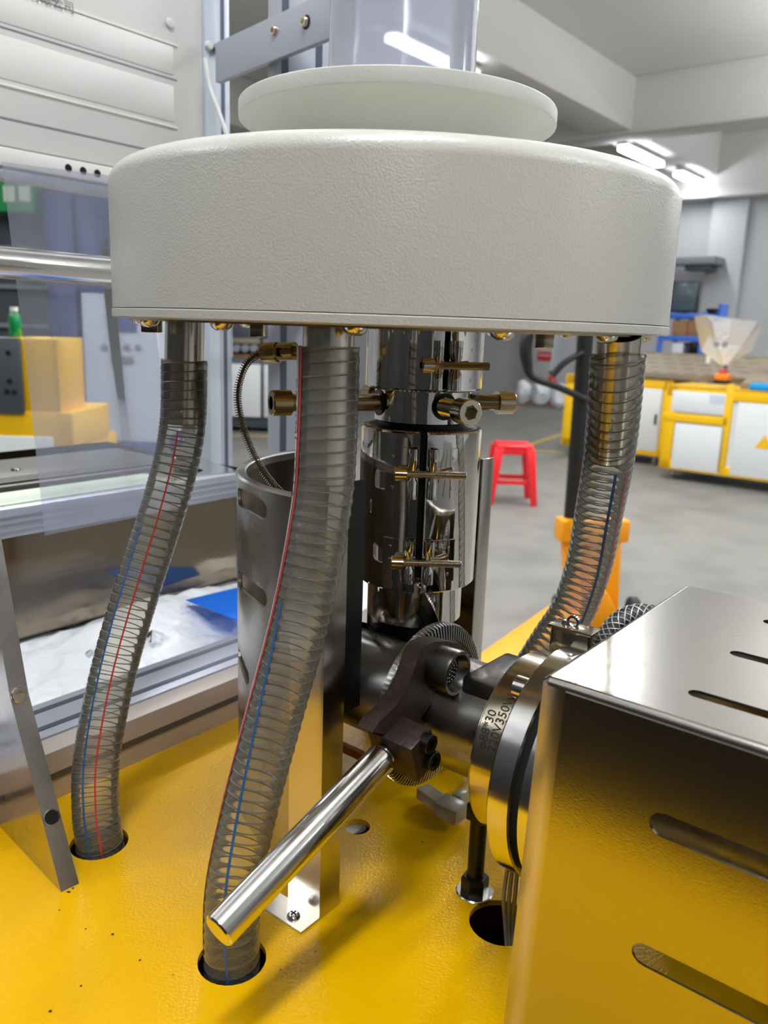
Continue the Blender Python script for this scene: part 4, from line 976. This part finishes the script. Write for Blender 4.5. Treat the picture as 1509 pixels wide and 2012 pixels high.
bn = thing('blue_bin', M(a_[0], 9.7, a_[2]), 'dark open bin with a blue upright beside the monitor', 'bin')
MB().mbox(a_[0], b_[0], 9.55, 9.8, a_[2], sh(1400, 606, 9.6)[2], .01).build('bin_body', X['black'], bn)
MB().mbox(b_[0], b_[0]+.04, 9.55, 9.8, sh(1400, 626, 9.6)[2]-1.2, b_[2], .006).build('blue_upright', X['blue'], bn)
MB().mbox(a_[0], b_[0]+.04, 9.55, 9.8, 0, .1, .006).build('bin_base', X['blue'], bn)
# duct under the ceiling on the far wall
d0, d1 = ht(1328, 505, TF-.4), ht(1412, 520, TF-.4)
du = thing('wall_duct', M((d0[0]+d1[0])/2, TF-.1, d1[2]), 'grey duct mounted high on the far wall above the monitor', 'duct')
MB().mbox(d0[0]-.8, d1[0], TF-.55, TF-.12, d1[2]-.0, d1[2]+.12, .01).build('duct_body', X['grey'], du)
MB().mbox(d1[0]-.5, d1[0]-.1, TF-.5, TF-.15, d1[2]-.09, d1[2], .01).build('duct_outlet', X['charcoal'], du)
# notice on the pillar, rubbish bags
a_ = ht(1069, 698, TF-.43)
ntc = thing('notice', M(a_[0], TF-.43, a_[2]), 'small red and white notice on the white pillar', 'notice')
MB().mbox(ht(1056, 700, TF-.43)[0], ht(1083, 700, TF-.43)[0], TF-.436, TF-.421, ht(1070, 709, TF-.43)[2], ht(1070, 691, TF-.43)[2]).build('red_panel', X['redp'], ntc)
MB().mbox(ht(1058, 700, TF-.43)[0], ht(1081, 700, TF-.43)[0], TF-.438, TF-.435, ht(1070, 699, TF-.43)[2], ht(1070, 696.5, TF-.43)[2]).build('pale_line', X['white'], ntc)
def blob(name, c, r, m, label, cat, group=None, seed=1):
    rnd = random.Random(seed); mb = MB(); bmesh.ops.create_icosphere(mb.b, subdivisions=3, radius=1)
    for v in mb.b.verts:
        k = 1+.22*math.sin(5*v.co.x+seed)+.18*math.sin(6*v.co.y+2*seed)*math.cos(5*v.co.z)+rnd.uniform(-.05, .05)
        v.co = V(c)+V(v.co.x*r[0]*k, v.co.y*r[1]*k, max(-.98, v.co.z)*r[2])
    o = mb.build(name, m); tag(o, label, cat, group); return o
for i, (x, y, r_) in enumerate(((1026, 782, .22), (1062, 786, .25), (1100, 790, .22))):
    p = M(*ht(x, 780, TF-1.1-.1*i)); p.z = 0; blob('rubbish_bag', (p.x, p.y, r_*.95), (r_*.62, r_*.6, r_), X['bagw'], ('white rubbish bag farthest left at the foot of the pillar', 'middle white rubbish bag at the foot of the pillar', 'white rubbish bag nearest the yellow cabinet, by the pillar')[i], 'bag', 'rubbish bags by the pillar', i+3)
p = M(*ht(1081, 790, TF-.56)); fe = thing('fire_extinguisher', (p.x, p.y, 0), 'small red extinguisher behind the rubbish bags', 'extinguisher')
MB().lathe([(0, 0), (.08, 0), (.085, .02), (.085, .42), (.05, .5), (.02, .52), (0, .52)], (p.x, p.y, .0), VZ, 18).build('cylinder', X['redp'], fe)
MB().box((p.x, p.y, .56), (.12, .04, .06), bevel=.01).build('valve', X['black'], fe)

# ---- left background: dark workbench with white doors, machine parts on it
BY = 9.6
wbx = lambda x, y, Y=BY: ay(x, y, Y)
wl, wr = wbx(318, 780).x, wbx(545, 780).x; zt_ = wbx(430, 703).z; zb_ = wbx(430, 838).z
wb = thing('workbench', ((wl+wr)/2, BY+.35, 0), 'charcoal workbench with white doors behind the left hose', 'workbench')
MB().box(((wl+wr)/2, BY+.35, (zt_+zb_)/2), (wr-wl, .66, zt_-zb_), bevel=.005).build('carcass', X['charcoal'], wb)
for x0, x1, hx in ((408, 435, 426), (444, 512, 454), (519, 545, None), (330, 400, None)):
    a, b_ = wbx(x0, 770, BY), wbx(x1, 770, BY); zt2, zb2 = wbx(470, 715).z, wbx(470, 818).z
    dd = MB().box(((a.x+b_.x)/2, BY-.0, (zt2+zb2)/2), (b_.x-a.x, .06, zt2-zb2), bevel=.004).build('door', X['white'], wb)
    if hx: MB().box((wbx(hx, 770).x, BY-.035, (zt2+zb2)/2), (.022, .02, .10), bevel=.004).build('handle', X['charcoal'], dd)
for x in (437, 330, 530):
    p = wbx(x, 836); MB().cyl((p.x-.03, BY+.1, .055), (p.x+.03, BY+.1, .055), .05, seg=16, bev=.006).build('caster', X['whitepl'], wb)
eq = thing('bench_machine', wbx(445, 700, BY), 'dark machine with rollers and a white post on the charcoal workbench', 'machine')
for i, (x0, x1, y0, y1, m_) in enumerate(((310, 335, 640, 700, 'rubber'), (400, 510, 665, 673, 'mesh'), (400, 445, 640, 664, 'paleblue'), (455, 530, 625, 664, 'charcoal'), (398, 510, 696, 703, 'brown'), (402, 530, 675, 695, 'rubber'))):
    a, b_ = wbx(x0, y1, BY+.2), wbx(x1, y0, BY+.2); MB().box(((a.x+b_.x)/2, BY+.35, (a.z+b_.z)/2), (b_.x-a.x, .3, b_.z-a.z), bevel=.01).build(('side_frame', 'cross_rail', 'cover_plate', 'hopper', 'base_strip', 'roller_bank')[i], X[m_], eq)
for k in range(6):
    p = wbx(412+k*17, 685, BY+.1); MB().cyl((p.x, BY+.13, p.z), (p.x, BY+.2, p.z), .045, seg=16, bev=.006).build('roller', X['grey'], eq)
a, b_ = wbx(451, 702, BY+.02), wbx(449, 632, BY+.02); MB().cyl((a.x, BY+.1, a.z), (b_.x, BY+.1, b_.z), .02, seg=12).build('white_post', X['whitepl'], eq)
# ---- pale blue control cabinet
CY_ = 7.6; cc = lambda x, y: ay(x, y, CY_)
l_, r_ = cc(165, 700).x, cc(312, 700).x
ca = thing('control_cabinet', ((l_+r_)/2, CY_+.4, 0), 'pale blue control cabinet with a row of knobs seen through the hazy sheet', 'cabinet')
MB().box(((l_+r_)/2, CY_+.4, (cc(240, 578).z+.14)/2), (r_-l_, .8, cc(240, 578).z-.14), bevel=.01).build('cabinet_body', X['paleblue'], ca)
MB().box(((l_+r_)/2, CY_+.4, .08), (r_-l_+.02, .78, .16), bevel=.006).build('plinth', X['navy'], ca)
a, b_ = cc(215, 650), cc(268, 612); MB().box(((a.x+b_.x)/2, CY_-.01, (a.z+b_.z)/2), (b_.x-a.x, .03, b_.z-a.z), bevel=.004).build('display', X['navy'], ca)
for x in (205, 228, 250, 272):
    p = cc(x, 682); MB().cyl((p.x, CY_-.03, p.z), (p.x, CY_+.01, p.z), .026, seg=14, bev=.004).build('knob', X['grey'], ca)
a, b_ = cc(220, 712), cc(262, 700); MB().box(((a.x+b_.x)/2, CY_-.01, (a.z+b_.z)/2), (b_.x-a.x, .03, b_.z-a.z), bevel=.004).build('name_plate', X['grey'], ca)
# ---- yellow column machine at the far left
YY = 3.0; yc = lambda x, y, Y=YY: ay(x, y, Y)
ym = thing('column_machine', (yc(60, 800).x, YY+.2, 0), 'yellow column machine with a dark drilled plate at the far left', 'machine')
def ybox(x0, x1, y0, y1, dY, dep, nm, m_, par=None):
    a, b_ = yc(x0, y1, YY+dY), yc(x1, y0, YY+dY); return MB().box(((a.x+b_.x)/2, YY+dY+dep/2, (a.z+b_.z)/2), (b_.x-a.x, dep, b_.z-a.z), bevel=.004).build(nm, X[m_], par or ym)
ybox(28, 112, 666, 815, 0, .25, 'column', 'yflat'); pl_ = ybox(-30, 36, 664, 812, -.02, .08, 'drilled_plate', 'charcoal')
ybox(-120, 142, 812, 870, -.005, .4, 'yellow_base', 'yflat')
a, b_ = yc(-160, 870, YY), yc(142, 870, YY); MB().box(((a.x+b_.x)/2, YY+.25, a.z/2-.0), (b_.x-a.x, .5, a.z), bevel=.004).build('lower_frame', X['yflat'], ym)
ybox(-120, 102, 860, 1100, -.02, .06, 'white_door', 'white')
for x, y in ((16, 693), (19, 749), (14, 770), (29, 771)):
    p = yc(x, y, YY-.022); MB().cyl(p, V(p)+V(0, -.004, 0), .009, seg=12).build('drilled_hole', X['void'], pl_)
gb = thing('green_bottle', yc(30, 662, YY+.05), 'green glass bottle standing behind the dark drilled plate', 'bottle')
p = yc(31, 662, YY+.05); hgt = yc(28, 606, YY+.05).z-p.z
MB().lathe([(0, 0), (.02, 0), (.022, .003), (.021, hgt*.72), (.013, hgt*.9), (0, hgt*.9)], p, VZ, 18).build('bottle_body', X['green'], gb)
MB().lathe([(0, hgt*.9), (.014, hgt*.9), (.014, hgt*1.05), (0, hgt*1.05)], p, VZ, 14).build('bottle_cap', X['whitepl'], gb)
tag(ybox(-60, 18, 622, 663, .02, .2, 'clear_box', 'whitepl', None), 'pale box behind', None) if False else None
# ---- things beyond the sheet: racks, blue columns, green boards
LY = 9.0; lc = lambda x, y: ay(x, y, LY)
for i, (x0, x1, y0, y1, m_, nm, lab, cat) in enumerate((
    (105, 135, 375, 840, 'navy', 'blue_column', 'left dark blue column seen through the hazy sheet', 'column'),
    (165, 198, 385, 840, 'navy', 'blue_column', 'right dark blue column seen through the hazy sheet', 'column'),
    (-60, 60, 340, 412, 'greenb', 'green_board', 'green board high at the far left edge', 'board'),
    (-90, 232, 352, 800, 'charcoal', 'dark_rack', 'tall dark rack at the far left below the green board', 'rack'),
    )):
    a, b_ = lc(x0, y1), lc(x1, y0); z0_ = 0 if nm != 'green_board' else a.z
    root = thing(nm, ((a.x+b_.x)/2, LY+.2, z0_), lab, cat)
    MB().box(((a.x+b_.x)/2, LY+.2+(.45 if nm == 'dark_rack' else 0), (z0_+b_.z)/2), (b_.x-a.x, .3, b_.z-z0_), bevel=.01).build('body', X[m_], root)
    if nm == 'dark_rack':
        for y in (480, 560, 640):
            p = lc(0, y); MB().box(((a.x+b_.x)/2, LY+.47, p.z), (b_.x-a.x-.05, .1, .05), bevel=.004).build('shelf_edge', X['grey'], root)
    if nm == 'green_board':
        for x in (-30, 15, 45): p = lc(x, 380); MB().box((p.x, LY+.04, p.z), (.12, .03, .16), bevel=.004).build('pale_label', X['pale'], root)
    if nm == 'blue_column':
        MB().box(((a.x+b_.x)/2, LY+.2, .05), (b_.x-a.x+.08, .38, .10), bevel=.01).build('foot', X['charcoal'], root)
# ---- added behind the camera, unseen: dark cabinet and mat that darken the metal's reflections
om = thing('machine_cabinet', M(-1.2, -2.4, 0), 'unseen dark cabinet behind the camera, added to darken reflections', 'cabinet')
MB().mbox(-3.2, 1.6, -2.4, -1.4, .05, 1.9, .02).build('cabinet_body', X['rubber'], om)
MB().mbox(-3.2, 1.6, -2.42, -1.38, 0, .05).build('plinth', X['charcoal'], om)
for s_ in (-2.6, -1.6, -.6, .4): MB().mbox(s_-.4, s_+.4, -1.4, -1.385, .2, 1.7, .005).build('door', X['rubber'], om)
mt = MB().mbox(-1.2, 1.4, -1.36, -.36, 0.001, .015, .004).build('unseen_dark_mat', X['rubber'])  # unseen mat, added so the cover reflects a dark floor
tag(mt, 'unseen black mat by the yellow machine, added to darken reflections', 'mat')
